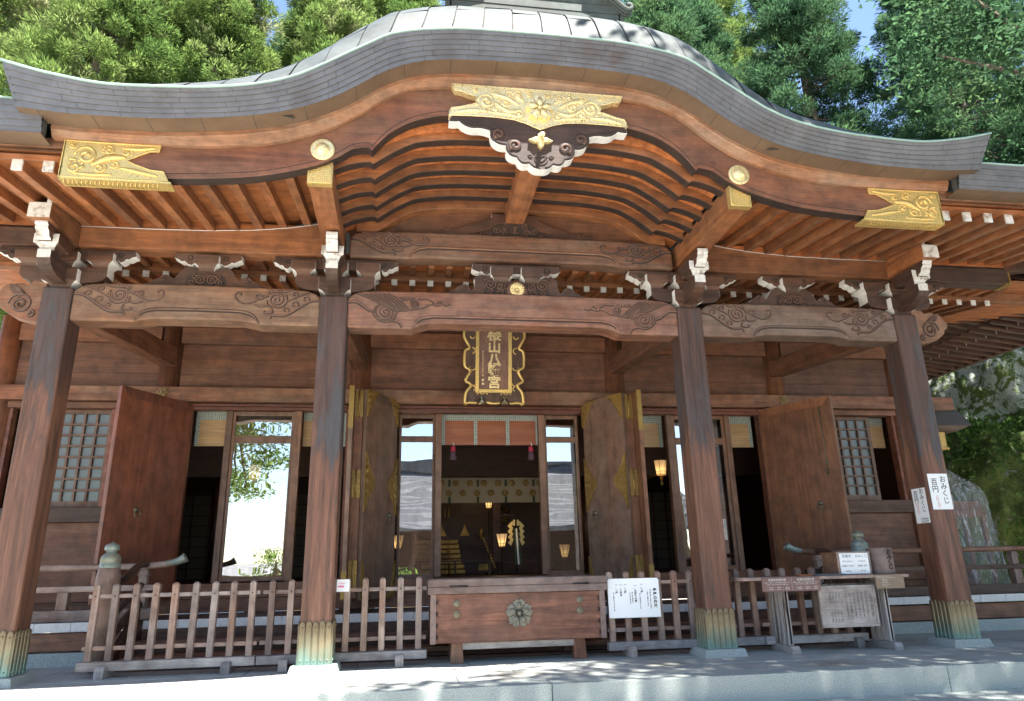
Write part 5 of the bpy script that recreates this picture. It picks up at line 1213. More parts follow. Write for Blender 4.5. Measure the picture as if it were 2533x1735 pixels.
def arrow(b, T, m):
    old = b.T; b.T = T; P = [(-.009, .03), (.009, .03), (.009, 0), (.019, 0), (0, -.028), (-.019, 0), (-.009, 0)]
    for (x, y), (x1, y1) in zip(P, P[1:]+P[:1]): b.tube([(x, y, 0), (x1, y1, 0)], .002, 4, m)
    b.T = old
nt1 = thing('paper_notice', 'white fortune notice with two arrows on the front face of the rightmost porch column', 'notice', (4.745, -.155, 1.41), 'notices on the rightmost porch column')
b = MB(); b.box(4.622, 4.868, -.1535, -.1495, 1.415, 1.81); b.build('sheet', [PAPS], nt1)
b = MB(); text(b, 'おみくじ', .080, face_front(4.80, -.155, 1.625), vertical=True, bold=.012, spacing=.98); text(b, '百円', .082, face_front(4.69, -.155, 1.675), vertical=True, bold=.012, spacing=.98)
arrow(b, face_front(4.695, -.155, 1.535), 1); arrow(b, face_front(4.70, -.155, 1.462), 1); b.build('lettering', [BLACK, REDI], nt1)
nt2 = thing('paper_notice', 'white fortune notice with English price on the left side face of the rightmost porch column', 'notice', (4.59, 0, 1.27), 'notices on the rightmost porch column')
b = MB(); b.box(4.5905, 4.5945, -.106, .110, 1.278, 1.663); b.build('sheet', [PAPS], nt2)
def fl(y, z): return Matrix.Translation((4.589, y, z)) @ Matrix.Rotation(R(-90), 4, 'Z') @ Matrix.Rotation(R(90), 4, 'X')
b = MB(); text(b, 'おみくじ', .068, fl(-.045, 1.525), vertical=True, bold=.012, spacing=.98); text(b, '百円', .070, fl(.05, 1.565), vertical=True, bold=.012, spacing=.98); arrow(b, fl(.05, 1.47), 1); arrow(b, fl(.045, 1.405), 1)
text(b, 'Omikuji', .036, fl(-.03, 1.325), bold=.015); text(b, '¥100 JPY', .032, fl(-.03, 1.293), bold=.015); b.build('lettering', [BLACK, REDI], nt2)

# ------------------------------------------------------------------ hanging name plaque
PY = 2.0; tilt = Matrix.Translation((-.02, PY, 3.12)) @ Matrix.Rotation(R(9), 4, 'X')
nq = thing('name_plaque', 'dark wooden shrine name plaque with gold characters and wavy gilt frame over the centre doorway', 'plaque', (-.02, PY, 3.12))
def Lc(pts): return [((x-735)*.000716, (1400-y)*.000716) for x, y in pts]
Rs = [(1320, -330), (1230, -240), (1320, -180), (1230, -80), (1300, 30), (1320, 210), (1215, 410), (1290, 470), (1310, 560), (1310, 700), (1290, 800), (1195, 870), (1290, 1050), (1200, 1110), (1190, 1170), (1280, 1290), (1295, 1510), (1220, 1475), (1010, 1490), (960, 1460), (800, 1485), (735, 1490)]
Rp = Lc(Rs); top_ = Lc([(735, -420), (1000, -400), (1250, -380)])
P = top_+Rp; P = P+[(-x, z) for x, z in P[::-1]][1:-1]
b = MB(); b.T = tilt; b.prism(P, -.02, .03); b.build('backboard', [W['darkZ']], nq, bevel=.003)
b = MB(); b.T = tilt; Ps = smoothp(P+[P[0]], 3)[:-1]
b.tube([(x, -.02, z) for x, z in Ps], .022, 6, 0, 1.6, True)
for s in (-1, 1):
    for (cx_, cz_), r, a in zip(Lc([(1165, 480), (1160, 790), (1140, 1100), (1140, 1210), (1165, 190), (900, 1325), (1010, 1325)]), (.05, .05, .04, .035, .04, .035, .035), (1.5, 3.2, 3.2, 1.5, 3, 0, 0)):
        b.tube([(s*x, -.024, z) for x, z in spiral((cx_, cz_), r, r*.7, .5, a, 12)], .009, 5)
b.build('wavy_gilt_frame', [GOLD], nq)
b = MB(); b.T = tilt; x0, x1, z0, z1 = -.262, .245, .082, 1.26
for a, c, d, e in ((x0, x0+.052, z0, z1), (x1-.052, x1, z0, z1), (x0+.052, x1-.052, z0, z0+.052), (x0+.052, x1-.052, z1-.052, z1)): b.box(a, c, -.045, -.018, d, e)
b.build('inner_gilt_frame', [GOLD], nq, bevel=.008)
b = MB(); b.T = tilt; b.box(x0+.052, x1-.052, -.026, -.02, z0+.052, z1-.052); b.build('name_field', [wood('plaque_field', (.24, .12, .08), (.14, .07, .05), (.19, .10, .075), 'Z', .3, .5, .1)], nq)
b = MB()
for ch, z in zip('櫻山八幡宮', (1.05, .705, .53, .395, .215)):
    text(b, ch, .185 if ch != '櫻' else .20, tilt @ Matrix.Translation((0.0, -.028, z if ch != '櫻' else .885)) @ Matrix.Rotation(R(90), 4, 'X'), bold=.028, ext=.006)
for i, ch in enumerate('神祇本庁統理鷹司信輔謹書'): text(b, ch, .021, tilt @ Matrix.Translation((-.158, -.028, .65-.030*i)) @ Matrix.Rotation(R(90), 4, 'X'), bold=.02)
b.T = tilt
for z in (.255, .205): b.box(-.172, -.142, -.029, -.026, z-.015, z+.015)
b.T = None
b.build('lettering', [GOLDR], nq)
for x in (-.175, .14):
    b = MB(); b.T = tilt; b.tube([(x, -.03, .03), (x, -.05, -.05), (x, .02, -.07)], .02, 6, 0)
    for s in (-1, 1): b.tube([(x+s*.012, -.05, -.005), (x+s*.045, -.06, -.05), (x+s*.075, -.05, -.10)], [.012, .018, .004], 6, 1)
    b.build('bracket_foot', [GREENB, W['darkZ']], nq)
b = MB(); 
for x in (-.25, .22): b.tube([(x, 1.88, 4.35), (x, 2.3, 4.2)], .012, 6)
b.build('hanger', [IRON], nq)

# ------------------------------------------------------------------ lanterns and altar furnishings inside
def lamp(x, y, z, h, wt, wb_, stand, label, inten=1):
    t = thing('paper_lantern', label, 'lantern', (x, y, .783 if stand else z), 'lit paper lanterns inside the hall')
    b = MB(); b.lathe([(wb_*.55, -.004), (wb_, 0), (wt, h), (wt*.96, h+.002)], (x, y, z), 6, [0, 0, 1]); 
    b.s = [False]*len(b.s); b.build('paper_shade', [LAMP, LAMPH], t)
    b = MB()
    for k in range(6):
        a = k*math.pi/3; b.tube([(x+wb_*1.01*math.cos(a), y+wb_*1.01*math.sin(a), z), (x+wt*1.01*math.cos(a), y+wt*1.01*math.sin(a), z+h)], .004, 4)
    for zz, w in ((0, wb_), (h*.25, wb_+(wt-wb_)*.25), (h, wt)): b.tube([(x+w*1.01*math.cos(k*math.pi/3), y+w*1.01*math.sin(k*math.pi/3), z+zz) for k in range(6)], .004, 4, 0, 1, True)
    b.build('frame', [IRON], t)
    b = MB()
    if stand: b.cyl((x, y, 0), .012, .80, z-.004, 8); b.lathe([(.09, .783), (.09, .80), (.03, .82)], (x, y, 0), 12)
    else: b.lathe([(.03, z-.03), (.02, z-.12), (.035, z-.16), (.01, z-.20)], (x, y, 0), 8); b.box(x-.015, x+.015, y, y+.95, z+.02, z+.05)
    b.build('stand' if stand else 'wall_bracket', [IRON if stand else GOLDD], t)
    L = bpy.data.lights.new('lantern_light', 'POINT'); L.energy = .7*inten; L.color = (1, .60, .26); L.shadow_soft_size = .06; lo = bpy.data.objects.new('lantern_light', L); COL.objects.link(lo); lo.parent = t; lo.location = (0, 0, z+h+.10-(.783 if stand else z))
lamp(-3.62, 4.6, 2.34, .24, .105, .075, False, 'lit lantern glowing above the reflection in the left bay glass')
lamp(3.32, 4.8, 2.42, .26, .115, .085, False, 'lit lantern glowing between the folded main door and the third porch column')
lamp(.455, 5.0, 1.245, .21, .095, .048, True, 'lit standing lantern just right of centre in the doorway')
lamp(.42, 6.6, 2.02, .19, .075, .048, True, 'small far lit lantern below the pale curtain')
lamp(1.545, 5.0, 1.05, .21, .095, .048, True, 'lit standing lantern behind the right glass screen')
lamp(-1.30, 5.0, 1.245, .21, .095, .048, True, 'lit standing lantern at the edge of the left glass screen')
ct = thing('door_curtain', 'pale hanging curtain with round motifs across the back of the hall', 'curtain', (.42, 6.25, 2.07))
b = MB(); b.grid([[(x, 6.25+.012*math.sin(x*5)+.008*math.sin(x*13+z*9), z) for x in lin(-1.65, 2.1, 60)] for z in lin(2.09, 2.56, 8)], 0, True); b.build('cloth', [CLOTH], ct)
b = MB()
for j, z in enumerate((2.46, 2.27)):
    for k in range(15):
        x = -1.6+.27*k+.135*j; 
        if x < 2.05: b.lathe([(.062, 0), (.062, .002)], (x, 6.222, z), 20, 0, 'y')
for k in range(7):
    x = -1.45+.54*k
    for z in (2.39, 2.07): b.box(x-.024, x+.024, 6.205, 6.212, z, z+.13, 1)
b.build('curtain_trim', [CLOTHG, RIBG], ct)
GLIT = goldmat('pierced_gilding', (.50, .32, .09), .4, 90, (.06, .035, .015))
al = thing('altar_steps', 'gold fronted altar steps and cabinet glimpsed inside the dark hall', 'altar', (-.5, 7.4, .783))
b = MB(); b.box(-1.6, 2.2, 7.75, 8.4, .783, 1.54); b.box(-1.6, 2.2, 7.95, 8.5, 1.54, 3.0); b.build('cabinet', [INTW], al)
b = MB()
for k in range(7):
    z = .80+.098*k; y = 7.05+.10*k
    for a, c in (((-.95, -.33), (-.32, .0-.012*k)) if k < 2 else ((-1.0, -.03-.012*k),)): b.box(a, c, y, y+.12, z, z+.086)
    b.lathe([(.03, 0), (.02, .02)], (-.30, y, z+.043), 10, 0, 'y')
b.build('gilt_step', [GLIT], al, bevel=.012)
for x in (-.42, .06):
    b = MB(); b.prism([(x-.10, 1.56), (x+.10, 1.56), (x+.03, 1.70), (x, 1.80), (x-.03, 1.70)], 7.93, 7.95); b.build('corner_plate', [GLIT], al)
b = MB()
for x in (-.36, -.28): b.box(x-.012, x+.012, 7.9, 7.95, 1.95, 2.15)
b.build('door_bar', [GLIT], al); b = MB()
for k in range(11): b.box(.36+.018*k, .40+.018*k, 7.2-.03*k, 7.24-.03*k, 1.45-.055*k, 1.49-.055*k)
b.build('gilt_banister', [GLIT], al); b = MB()
b.lathe([(.0, 1.5), (.06, 1.55), (.03, 1.62), (.05, 1.66), (.01, 1.72)], (.33, 7.2, -.05), 10); b.build('gilt_finial', [GLIT], al); b = MB(); b.box(.22, .40, 6.6, 6.66, .86, .98); b.build('gilt_plate', [GLIT], al); b = MB()
for k in range(14): b.lathe([(.02+.03*rng.random(), 0), (.01, .03)], (.78+.22*rng.random(), 7.6, 1.75+.35*rng.random()), 7, 0, 'y')
b.build('gilt_ornament', [GLIT], al)
b = MB(); b.box(-1.0, .42, 6.35, 6.40, 1.02, 1.05); 
for x in (-.9, -.25, .4): b.box(x-.018, x+.018, 6.35, 6.39, .783, 1.02)
b.box(.55, 1.35, 6.2, 6.5, .99, 1.02)
for x in (.62, 1.25): b.box(x-.02, x+.02, 6.2, 6.24, .783, .99)
b.box(.60, .95, 6.6, 6.63, 1.86, 1.90); b.box(.55, .70, 7.0, 7.03, 1.0, 2.6); b.build('altar_rail', [INTW], al)
sh = thing('paper_streamer', 'gold zigzag paper streamers on a stand inside the doorway', 'streamer', (.735, 5.2, .783))
b = MB()
for s in (-1, 1):
    x, z = .735+s*.035, 1.66
    for k in range(4):
        z2 = z-.10; x2 = .735+s*(.13 if True else .03); b.prism([(x, z), (x+s*.03, z+.02), (x2+s*.02, z2+.035), (x2-s*.035, z2-.02)], 5.2-.01*k, 5.203-.01*k); x, z = .735+s*.05, z-.095
b.box(.685, .72, 5.19, 5.195, 1.60, 1.70); b.box(.75, .785, 5.19, 5.195, 1.60, 1.70); b.build('zigzag_paper', [SHIDE], sh)
b = MB(); b.cyl((.735, 5.22, 0), .014, .80, 1.72, 8); b.lathe([(.10, .783), (.10, .81), (.03, .83)], (.735, 5.22, 0), 12); b.build('stand', [IRON], sh)
b = MB(); 
for x, m_i, e in ((.715, 0, 0), (.735, 1, .03), (.755, 0, .055)): b.prism([(x-.012, 1.55), (x+.012, 1.55), (x+e+.016, .95), (x+e-.016, .95)], 5.17, 5.172, cap=m_i, side=m_i)
b.build('ribbon', [RIBG, PAPER], sh)

# ------------------------------------------------------------------ things on the right veranda
wr = thing('wrapped_stand', 'tall wooden stand wrapped in crinkled clear plastic sheet on the right veranda', 'stand', (6.95, 2.42, .437))
b = MB(); b.box(6.60, 7.36, 2.2, 2.65, 1.48, 1.56); b.box(6.62, 7.34, 2.25, 2.60, 1.56, 1.70)
for x in (6.65, 7.3):
    for y in (2.24, 2.6): b.box(x-.03, x+.03, y-.03, y+.03, .44, 1.48)
b.build('wooden_frame', [W['raftX']], wr, bevel=.005)
m, nt, bb = newmat('plastic_sheet'); bb.inputs['Base Color'].default_value = (.78, .82, .85, 1); bb.inputs['Roughness'].default_value = .2; v_ = coords(nt, (9, 9, 1.6)); n_ = noisen(nt, v_, 2.2, 6, .65, 1.0); bump(nt, bb, n_.outputs[0], .9, .06); al_ = ramp(nt, n_.outputs[0], [(.38, .05), (.55, .22), (.72, .8)]); lk(nt, al_.outputs[0], bb.inputs['Alpha']); SHEET = m  # whitish streaks of opacity paint highlights into the sheet
b = MB(); rows = []
for j in range(15):
    f = j/14; z = .45+1.74*f; rad = .60-.13*f if f < .80 else .496*(1-(f-.80)/.20)+.04; row = []
    for k in range(49):
        a = 2*math.pi*k/48; fold = 1+.05*math.sin(a*9+f*2)*(1-f*.6)+.035*math.sin(a*17+f*3)+.02*math.sin(a*31)
        row.append((6.98+rad*1.0*math.cos(a)*fold, 2.42+rad*.72*math.sin(a)*fold, z))
    rows.append(row)
b.grid(rows, 0, True); b.build('plastic_sheet', [SHEET], wr)
ss = thing('hanging_lantern', 'dark roofed lantern with gilt light box hanging under the right side eave', 'lantern', (7.55, 3.2, 2.6))
b = MB()
for k in range(5): b.frustum(7.55, 3.2, 2.975+.05*k, 3.023+.05*k, .46-.02*k, .34-.02*k, .44-.02*k, .32-.02*k)
b.frustum(7.55, 3.2, 3.225, 3.40, .35, .24, .10, .08); b.build('roof', [plain('dark_roof', (.06, .055, .055), .6)], ss)
b = MB(); b.frustum(7.55, 3.2, 2.90, 2.975, .28, .24, .43, .32); b.build('eave', [W['darkX']], ss)
b = MB(); b.box(7.36, 7.62, 3.02, 3.38, 2.62, 2.90); b.box(7.34, 7.64, 3.0, 3.4, 2.60, 2.64); b.build('light_box', [GOLDD], ss, bevel=.01)
b = MB(); b.cyl((7.55, 3.2, 0), .012, 3.40, 4.30, 8); b.build('hanging_rod', [IRON], ss)
# ------------------------------------------------------------------ cliff on the right
def cliffmat():
    m, nt, b = newmat('mossy_rock'); v = coords(nt, (1, 1, 1), False)
    n1 = noisen(nt, v, .9, 6, .65, .4); n2 = noisen(nt, v, 3.5, 8, .72, .8); n3 = noisen(nt, v, 9, 7, .75, .5); sp = nd(nt, "ShaderNodeSeparateXYZ"); lk(nt, v, sp.inputs[0])
    moss = ramp(nt, n3.outputs[0], [(.3, (.030, .046, .010)), (.55, (.075, .110, .022)), (.75, (.14, .175, .035))]).outputs[0]
    rock = ramp(nt, n3.outputs[0], [(.3, (.06, .065, .06)), (.7, (.22, .23, .21))]).outputs[0]
    lich = ramp(nt, n3.outputs[0], [(.3, (.24, .28, .25)), (.7, (.42, .46, .43))]).outputs[0]
    f1 = ramp(nt, n2.outputs[0], [(.57, 0), (.62, 1)]); c = mixc(nt, f1.outputs[0], moss, rock)
    zz = nd(nt, "ShaderNodeMapRange"); lk(nt, sp.outputs[2], zz.inputs[0]); zz.inputs[1].default_value = 3.2; zz.inputs[2].default_value = 3.9; zz.inputs[3].default_value = -.16; zz.inputs[4].default_value = .10
    ad = nd(nt, "ShaderNodeMath", operation='ADD'); lk(nt, n2.outputs[0], ad.inputs[0]); lk(nt, zz.outputs[0], ad.inputs[1])
    f2 = ramp(nt, ad.outputs[0], [(.57, 0), (.62, 1)]); c = mixc(nt, f2.outputs[0], c, lich)
    lk(nt, c, b.inputs['Base Color']); b.inputs['Roughness'].default_value = .9; bump(nt, b, n3.outputs[0], .9, .05); return m
PLAN = [(9.6, 20), (9.5, 12), (9.4, 8.5), (9.7, 6.6), (10.6, 5.1), (12.5, 3.4), (16, .8), (22, -3)]
px = pchip([(i/7, p[0]) for i, p in enumerate(PLAN)]); py = pchip([(i/7, p[1]) for i, p in enumerate(PLAN)])
PROFC = [(0, -.9), (0, 0), (.05, 1), (.10, 2), (.18, 2.8), (.30, 3.25), (.75, 3.42), (.95, 3.7), (1.05, 4.6), (1.25, 5.6), (1.7, 6.2), (3.2, 7.2), (7, 9.5), (14, 13), (30, 18)]
cf = pchip([(i, p[0]) for i, p in enumerate(PROFC)]); ch_ = pchip([(i, p[1]) for i, p in enumerate(PROFC)])
def cliff_pt(u, v):
    x, y = px(u), py(u); d = (px(min(u+.01, 1))-px(max(u-.01, 0)), py(min(u+.01, 1))-py(max(u-.01, 0))); L = math.hypot(*d); nx, ny = -d[1]/L, d[0]/L
    off, z = cf(v), ch_(v); P = Vector((x+nx*off, y+ny*off, z)); q = P*.8
    k = mnoise.fractal(q, .9, 2.1, 5)*.34+mnoise.fractal(P*2.6, .8, 2.2, 4)*.10
    return Vector((P.x-nx*k, P.y-ny*k, P.z+.35*k))
b = MB(); us = lin(0, 1, 190); vs = lin(0, 10.5, 105)+[11, 11.5, 12, 12.5, 13, 13.5, 14]
b.grid([[cliff_pt(u, v) for u in us] for v in vs], 0, True, True)
struct(b.build('cliff', [cliffmat()], origin=(10.5, 5, 0)))

# ------------------------------------------------------------------ foliage
def leafmat(name, c1, c2, c3, scale=.5, trans=.45):
    m = bpy.data.materials.new(name); m.use_nodes = True; nt = m.node_tree; nt.nodes.clear(); out = nd(nt, "ShaderNodeOutputMaterial")
    d = nd(nt, "ShaderNodeBsdfPrincipled"); d.inputs['Roughness'].default_value = .8; d.inputs['Specular IOR Level'].default_value = .15; t = nd(nt, "ShaderNodeBsdfTranslucent"); mx = nd(nt, "ShaderNodeMixShader"); mx.inputs[0].default_value = trans
    v = coords(nt); n = noisen(nt, v, scale, 3, .6); g = nd(nt, "ShaderNodeNewGeometry")
    a = ramp(nt, n.outputs[0], [(.35, c1), (.55, c2), (.7, c3)]).outputs[0]; r = ramp(nt, g.outputs['Random Per Island'], [(0, .6), (1, 1.4)]); c = mixc(nt, 1, a, r.outputs[0], 'MULTIPLY')
    lk(nt, c, d.inputs['Base Color']); lk(nt, c, t.inputs[0]); lk(nt, d.outputs[0], mx.inputs[1]); lk(nt, t.outputs[0], mx.inputs[2]); lk(nt, mx.outputs[0], out.inputs[0]); return m
LEAF = leafmat('sunlit_foliage', (.090, .160, .042), (.165, .235, .066), (.27, .29, .15), .35, .62)  # lit copy of the leaves, sun glare put into the colour
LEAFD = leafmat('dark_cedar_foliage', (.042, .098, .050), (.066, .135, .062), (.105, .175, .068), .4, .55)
LEAFB = leafmat('broad_foliage', (.030, .075, .022), (.050, .105, .028), (.085, .145, .035), .5)
BARK = speck('bark', (.10, .07, .05), (.20, .15, .11), 14, .9, bmp=.5)
def leaf_mesh(name, C, N, size, rs, aspect=.42, mats=None, sp=.45):
    """quads of foliage sprays at centres C with preferred directions N"""
    n = len(C); A = N+rs.normal(0, sp, (n, 3)); A /= np.linalg.norm(A, axis=1)[:, None]; B = np.cross(A, rs.normal(0, 1, (n, 3))); B /= np.linalg.norm(B, axis=1)[:, None]
    s = size*rs.uniform(.55, 1.35, n)[:, None]; a = A*s; w = B*s*aspect
    V = np.stack([C-a*.5, C+w*.5, C+a*.6, C-w*.5], 1).reshape(-1, 3)
    me = bpy.data.meshes.new(name); me.vertices.add(4*n); me.vertices.foreach_set('co', V.ravel()); me.loops.add(4*n); me.loops.foreach_set('vertex_index', np.arange(4*n)); me.polygons.add(n); me.polygons.foreach_set('loop_start', np.arange(0, 4*n, 4)); me.polygons.foreach_set('loop_total', np.full(n, 4)); me.update(); me.validate()
    for m in mats: me.materials.append(m)
    return me
def conifer(name, label, loc, H, base, Rm, ncl, per, leafs_, mat, seed, clr=.7, group=None, rot=0):
    rs = np.random.RandomState(seed); t = thing(name, label, 'tree', loc, group)
    b = MB(); p = []; r = []
    for i in range(9): f = i/8; p.append((.25*math.sin(f*3+seed), .2*math.sin(f*4+seed*2), H*f)); r.append(.42*(1-f)**.8*(H/26)+.03)
    b.tube(p, r, 10)
    C = []; N = []
    for k in range(ncl):
        f = rs.uniform(0, 1)**.85; z = base+(H-base)*f; R_ = Rm*(1-f)**.65*(.55+.45*min(1, f*6))+.25; a = rs.uniform(0, 2*math.pi); rad = R_*rs.uniform(.35, 1.08)
        c = np.array((rad*math.cos(a), rad*math.sin(a), z-rad*.12))
        if k % 3 == 0: b.tube([(.1*math.cos(a), .1*math.sin(a), c[2]-.05*rad+.4), (c[0]*.55, c[1]*.55, c[2]+.1), tuple(c)], [.055, .035, .012], 5)
        rc_ = clr*rs.uniform(.6, 1.25); q = rs.normal(0, 1, (per, 3)); q /= np.linalg.norm(q, axis=1)[:, None]; q *= (rs.uniform(.25, 1, per)**.5)[:, None]
        C.append(c+q*rc_*np.array((1, 1, .72))); N.append(q*1.1+np.array((math.cos(a)*.35, math.sin(a)*.35, .15)))
    b.build('trunk', [BARK], t, origin=loc if 0 else (0, 0, 0)); tr_ = t.children[0]; tr_.location = (0, 0, 0)
    me = leaf_mesh('crown', np.concatenate(C), np.concatenate(N), leafs_, rs, .20, [mat], .34); o = bpy.data.objects.new('crown', me); COL.objects.link(o); o.parent = t; ORG[o.name] = np.array(loc, float)
    t.rotation_euler = (0, 0, rot)
    return t
def recopy(t, loc, sc_, rot, label):
    o = copy_tree(t, loc); o.scale = (sc_, sc_, sc_); o.rotation_euler = (0, 0, rot); o['label'] = label; return o
GZ = -.7
G1 = 'cedars rising behind the shrine roof'
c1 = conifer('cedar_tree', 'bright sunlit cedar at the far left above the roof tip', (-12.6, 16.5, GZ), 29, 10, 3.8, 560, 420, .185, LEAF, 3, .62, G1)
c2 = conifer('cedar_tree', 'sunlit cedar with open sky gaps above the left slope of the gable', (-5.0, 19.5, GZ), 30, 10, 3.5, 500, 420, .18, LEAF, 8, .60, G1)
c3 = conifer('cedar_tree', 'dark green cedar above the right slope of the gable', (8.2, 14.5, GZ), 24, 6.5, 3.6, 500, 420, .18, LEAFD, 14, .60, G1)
for t, p, s, r, l in ((c2, (-9.2, 18.0, GZ), 1.02, 2.0, 'sunlit cedar between the far left cedar and the gap over the left slope'), (c1, (-17.5, 19.5, GZ), 1.05, 1.0, 'cedar cut by the left edge of the picture'),
                      (c1, (-1.2, 22.0, GZ), 1.02, 2.5, 'yellow green cedar just left of the ridge box'), (c2, (3.6, 22.5, GZ), 1.05, 4.0, 'cedar just right of the ridge box'), (c3, (-14, 25, GZ), 1.35, .5, 'dark cedar in the second row at the far left'),
                      (c3, (-7.0, 26, GZ), 1.3, 3.0, 'dark cedar in the second row over the left slope'), (c3, (12.0, 11.5, GZ+4), .82, 1.2, 'dark cedar on the cliff above the right end of the gable'), (c3, (15.0, 8.6, GZ+6), .74, 2.2, 'dark cedar on the cliff near the right edge of the picture'),
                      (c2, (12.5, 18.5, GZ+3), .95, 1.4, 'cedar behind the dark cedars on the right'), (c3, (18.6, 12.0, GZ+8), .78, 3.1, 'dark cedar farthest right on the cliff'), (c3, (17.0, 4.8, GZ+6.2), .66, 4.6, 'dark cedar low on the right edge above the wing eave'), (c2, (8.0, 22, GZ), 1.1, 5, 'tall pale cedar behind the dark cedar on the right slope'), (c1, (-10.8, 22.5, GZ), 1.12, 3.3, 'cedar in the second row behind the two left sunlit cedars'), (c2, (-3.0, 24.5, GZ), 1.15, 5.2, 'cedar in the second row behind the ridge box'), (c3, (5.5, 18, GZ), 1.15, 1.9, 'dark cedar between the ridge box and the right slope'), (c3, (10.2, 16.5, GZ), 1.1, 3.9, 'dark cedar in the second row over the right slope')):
    recopy(t, p, s, r, l)
# broad-leaved tree in front on the right, whose crown shades the right half
def broad(name, label, loc, trunk, blobs, per, leafs_, mat, seed, group=None):
    rs = np.random.RandomState(seed); t = thing(name, label, 'tree', loc, group); b = MB()
    b.tube(trunk, [.26*(1-i/len(trunk))+.06 for i in range(len(trunk))], 10); top_ = Vector(trunk[-1]); C = []; N = []
    for c, r in blobs:
        b.tube([top_, (top_+Vector(c))/2+Vector((0, 0, .3)), Vector(c)], [.10, .06, .02], 6)
        n = int(per*r**1.6)
        for k in range(max(6, n//60)):
            q0 = rs.normal(0, 1, 3); q0 /= np.linalg.norm(q0); q0 *= rs.uniform(.4, 1)*r; m_ = 60
            q = rs.normal(0, .33, (m_, 3)); C.append(np.array(c)+q0*np.array((1, 1, .6))+q*np.array((1, 1, .45))); N.append(rs.normal(0, 1, (m_, 3))*np.array((1, 1, .35)))
    b.build('trunk', [BARK], t, origin=(0, 0, 0)); t.children[0].location = (0, 0, 0)
    me = leaf_mesh('crown', np.concatenate(C), np.concatenate(N), leafs_, rs, .5, [mat]); o = bpy.data.objects.new('crown', me); COL.objects.link(o); o.parent = t; ORG[o.name] = np.array(loc, float)
    return t
ft = broad('broadleaf_tree', 'leafy tree in the forecourt shading the right half of the porch', (10.5, -9.0, -.78), [(0, 0, 0), (-.2, .3, 4), (-.9, .9, 8)], [((-2.5, 1.5, 11.5), 2.0), ((-4.6, 3.3, 12.2), 2.0), ((-6.2, 1.8, 12.6), 1.7), ((-4.0, 5.0, 12.8), 1.8), ((-1.0, 4.2, 12.0), 2.2), ((-7.6, 3.6, 13.2), 1.6), ((-9.3, 2.9, 13.4), 1.15), ((-8.2, 2.0, 12.6), 1.3), ((-2.6, 3.6, 13.6), 2.0), ((-5.8, 4.6, 12.6), 1.6), ((-4.4, 2.0, 13.2), 1.9), ((-6.4, 3.2, 14.2), 1.7), ((-2.0, 1.2, 12.8), 1.9), ((-3.4, 6.8, 13.4), 1.6), ((-.4, 6.4, 13.2), 1.8), ((.5, 1.5, 11), 2.2), ((1.5, 4.5, 12), 2)], 1050, .17, LEAFB, 5)
for p, sc_, r, l in (((19.5, -14.5, -.78), 1.1, 1.3, 'unseen leafy tree added right of the forecourt to shade it, outer of the two nearest'), ((11.5, -19.5, -.78), 1.05, .25, 'unseen leafy tree added behind the camera to shade the right of the forecourt'), ((21, -24, -.78), 1.15, 2.6, 'unseen leafy tree added to shade the far right corner of the forecourt'), ((24, -5, -.78), 1.05, 3.6, 'unseen leafy tree added at the foot of the cliff to block light from the right'), ((15.5, -12, -.78), .9, 5.0, 'smaller unseen tree added for more shade close beside the tree that shades the porch'), ((9, -26, -.78), .95, 4.2, 'unseen leafy tree added for shade before the right end of the gate building')):  # unseen trees added as occluders to darken the right of the forecourt
    recopy(ft, p, sc_, r, l)
# overhanging branches at the upper right, close to the eaves
broad('broadleaf_tree', 'dark leafy overhanging tree filling the upper right corner', (13.2, 3.4, 4.2), [(0, 0, 0), (-.2, -.3, 2.5), (-.6, -.6, 5)], [((-.8, -1.5, 5.0), 1.6), ((-2.4, -.6, 6.0), 1.5), ((-2.9, .8, 7.4), 1.6), ((-1.2, -1.2, 7.4), 1.8), ((-.2, -2.4, 6.4), 1.6), ((-3.4, -.2, 8.6), 1.3), ((-1.0, .2, 9.0), 1.8), ((.9, -2.2, 8.2), 1.6), ((-.5, 1.2, 5.2), 1.5)], 700, .15, LEAFD, 9)
# ferns and creepers on the cliff
rs = np.random.RandomState(4); C = []; N = []
for k in range(620):
    u = rs.uniform(.40, .82); v = rs.choice([rs.uniform(1.5, 5.2), rs.uniform(5, 6.6), rs.uniform(9, 11.5)], p=[.30, .38, .32]); p = np.array(cliff_pt(u, v)); n = rs.randint(10, 34)
    C.append(p+rs.normal(0, .11, (n, 3))+np.array((-.05, -.06, .04))); N.append(rs.normal(0, .6, (n, 3))+np.array((-.3, -.4, .35)))
me = leaf_mesh('ground_cover', np.concatenate(C), np.concatenate(N), .10, rs, .45, [leafmat('fern_leaves', (.050, .115, .028), (.085, .165, .04), (.14, .22, .055), 1.5)]); o = bpy.data.objects.new('ground_cover', me); COL.objects.link(o); o['kind'] = 'stuff'
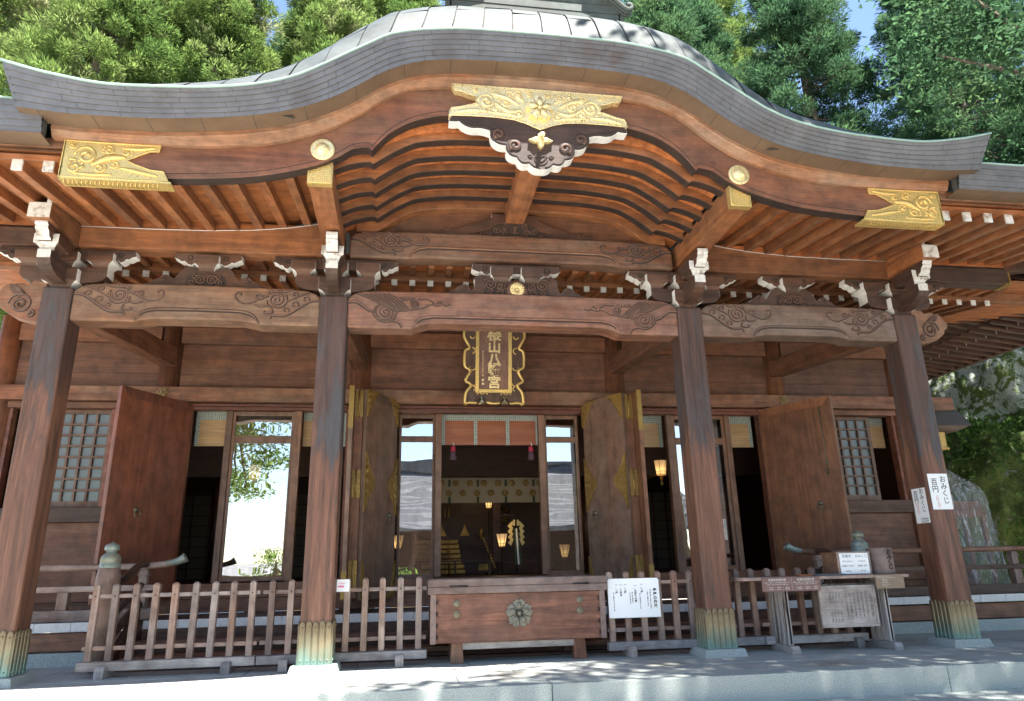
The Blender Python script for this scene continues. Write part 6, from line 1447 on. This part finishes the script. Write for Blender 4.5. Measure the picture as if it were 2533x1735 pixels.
# ------------------------------------------------------------------ what stands across the forecourt and shows in the glass
g = thing('gate_building', 'long low building with a grey tiled roof across the forecourt, mirrored in the centre glass', 'building', (5, -29, -.78))
b = MB(); rows = []
for k in range(26):
    f = k/25; rows.append([(x, -26.6-5.0*f, 3.0+3.9*f**1.08+(.05 if k % 2 else 0)) for x in (-5.5, 15.5)])
b.grid(rows, 0, False); b.grid([[(x, y, z) for x in (-5.5, 15.5)] for y, z in ((-31.6, 6.9), (-36.5, 3.0))], 0, False); b.box(-5.6, 15.6, -31.9, -31.3, 6.85, 7.25, 0); b.box(-5.4, 15.4, -26.75, -26.55, 2.82, 3.0, 0)
b.build('roof', [speck('grey_tile', (.085, .092, .105), (.14, .15, .17), 3, .95)], g)
b = MB(); b.box(-5, 15, -35, -28, -.78, 3.2); b.build('wall', [W['darkX']], g)
for k in range(6): b = MB(); b.box(-4.4+3.6*k, -4.1+3.6*k, -27.2, -26.9, -.78, 3.0); b.build('post', [W['darkZ']], g)
g2 = thing('boundary_wall', 'low dark boundary wall with tiled coping across the forecourt', 'wall', (-14, -28, -.78)); b = MB(); b.box(-30, -5.7, -28.2, -27.8, -.78, .95, 0); b.prism([(-28.6, .95), (-28, 1.35), (-27.4, .95)], -30, -5.7, 'x', 1, 1); b.build('wall_body', [W['darkX'], speck('coping_tile', (.12, .13, .14), (.2, .21, .23), 5, .5)], g2)
pine = broad('pine_tree', 'pine whose branches are mirrored in the left bay glass', (-7.2, -11.5, -.78), [(0, 0, 0), (.1, .2, 3), (.4, .3, 6.5)], [((.9, .6, 5.9), .8), ((1.6, .2, 5.2), .65), ((.4, -.6, 4.7), .8), ((-1.0, .4, 5.6), 1.0), ((.9, .8, 7.0), .9), ((2.0, .5, 6.7), .7), ((-.3, .8, 7.6), .9), ((.9, -.2, 4.2), .5)], 1600, .13, LEAF, 12)
broad('shrub', 'rounded green shrub across the forecourt mirrored low in the centre left glass', (-1.55, -16.5, -.78), [(0, 0, 0), (0, 0, .6), (0, 0, 1)], [((0, 0, 1.3), .8), ((-.7, .2, 1.0), .7), ((.6, .1, .9), .6)], 900, .11, LEAF, 22)
broad('shrub', 'leafy shrub across the forecourt mirrored low in the left bay glass', (-6.4, -19, -.78), [(0, 0, 0), (0, 0, .8), (0, 0, 1.3)], [((0, 0, 2.2), .8), ((-.6, .2, 1.4), .8), ((.3, .1, 1.4), .7)], 700, .13, LEAF, 23)
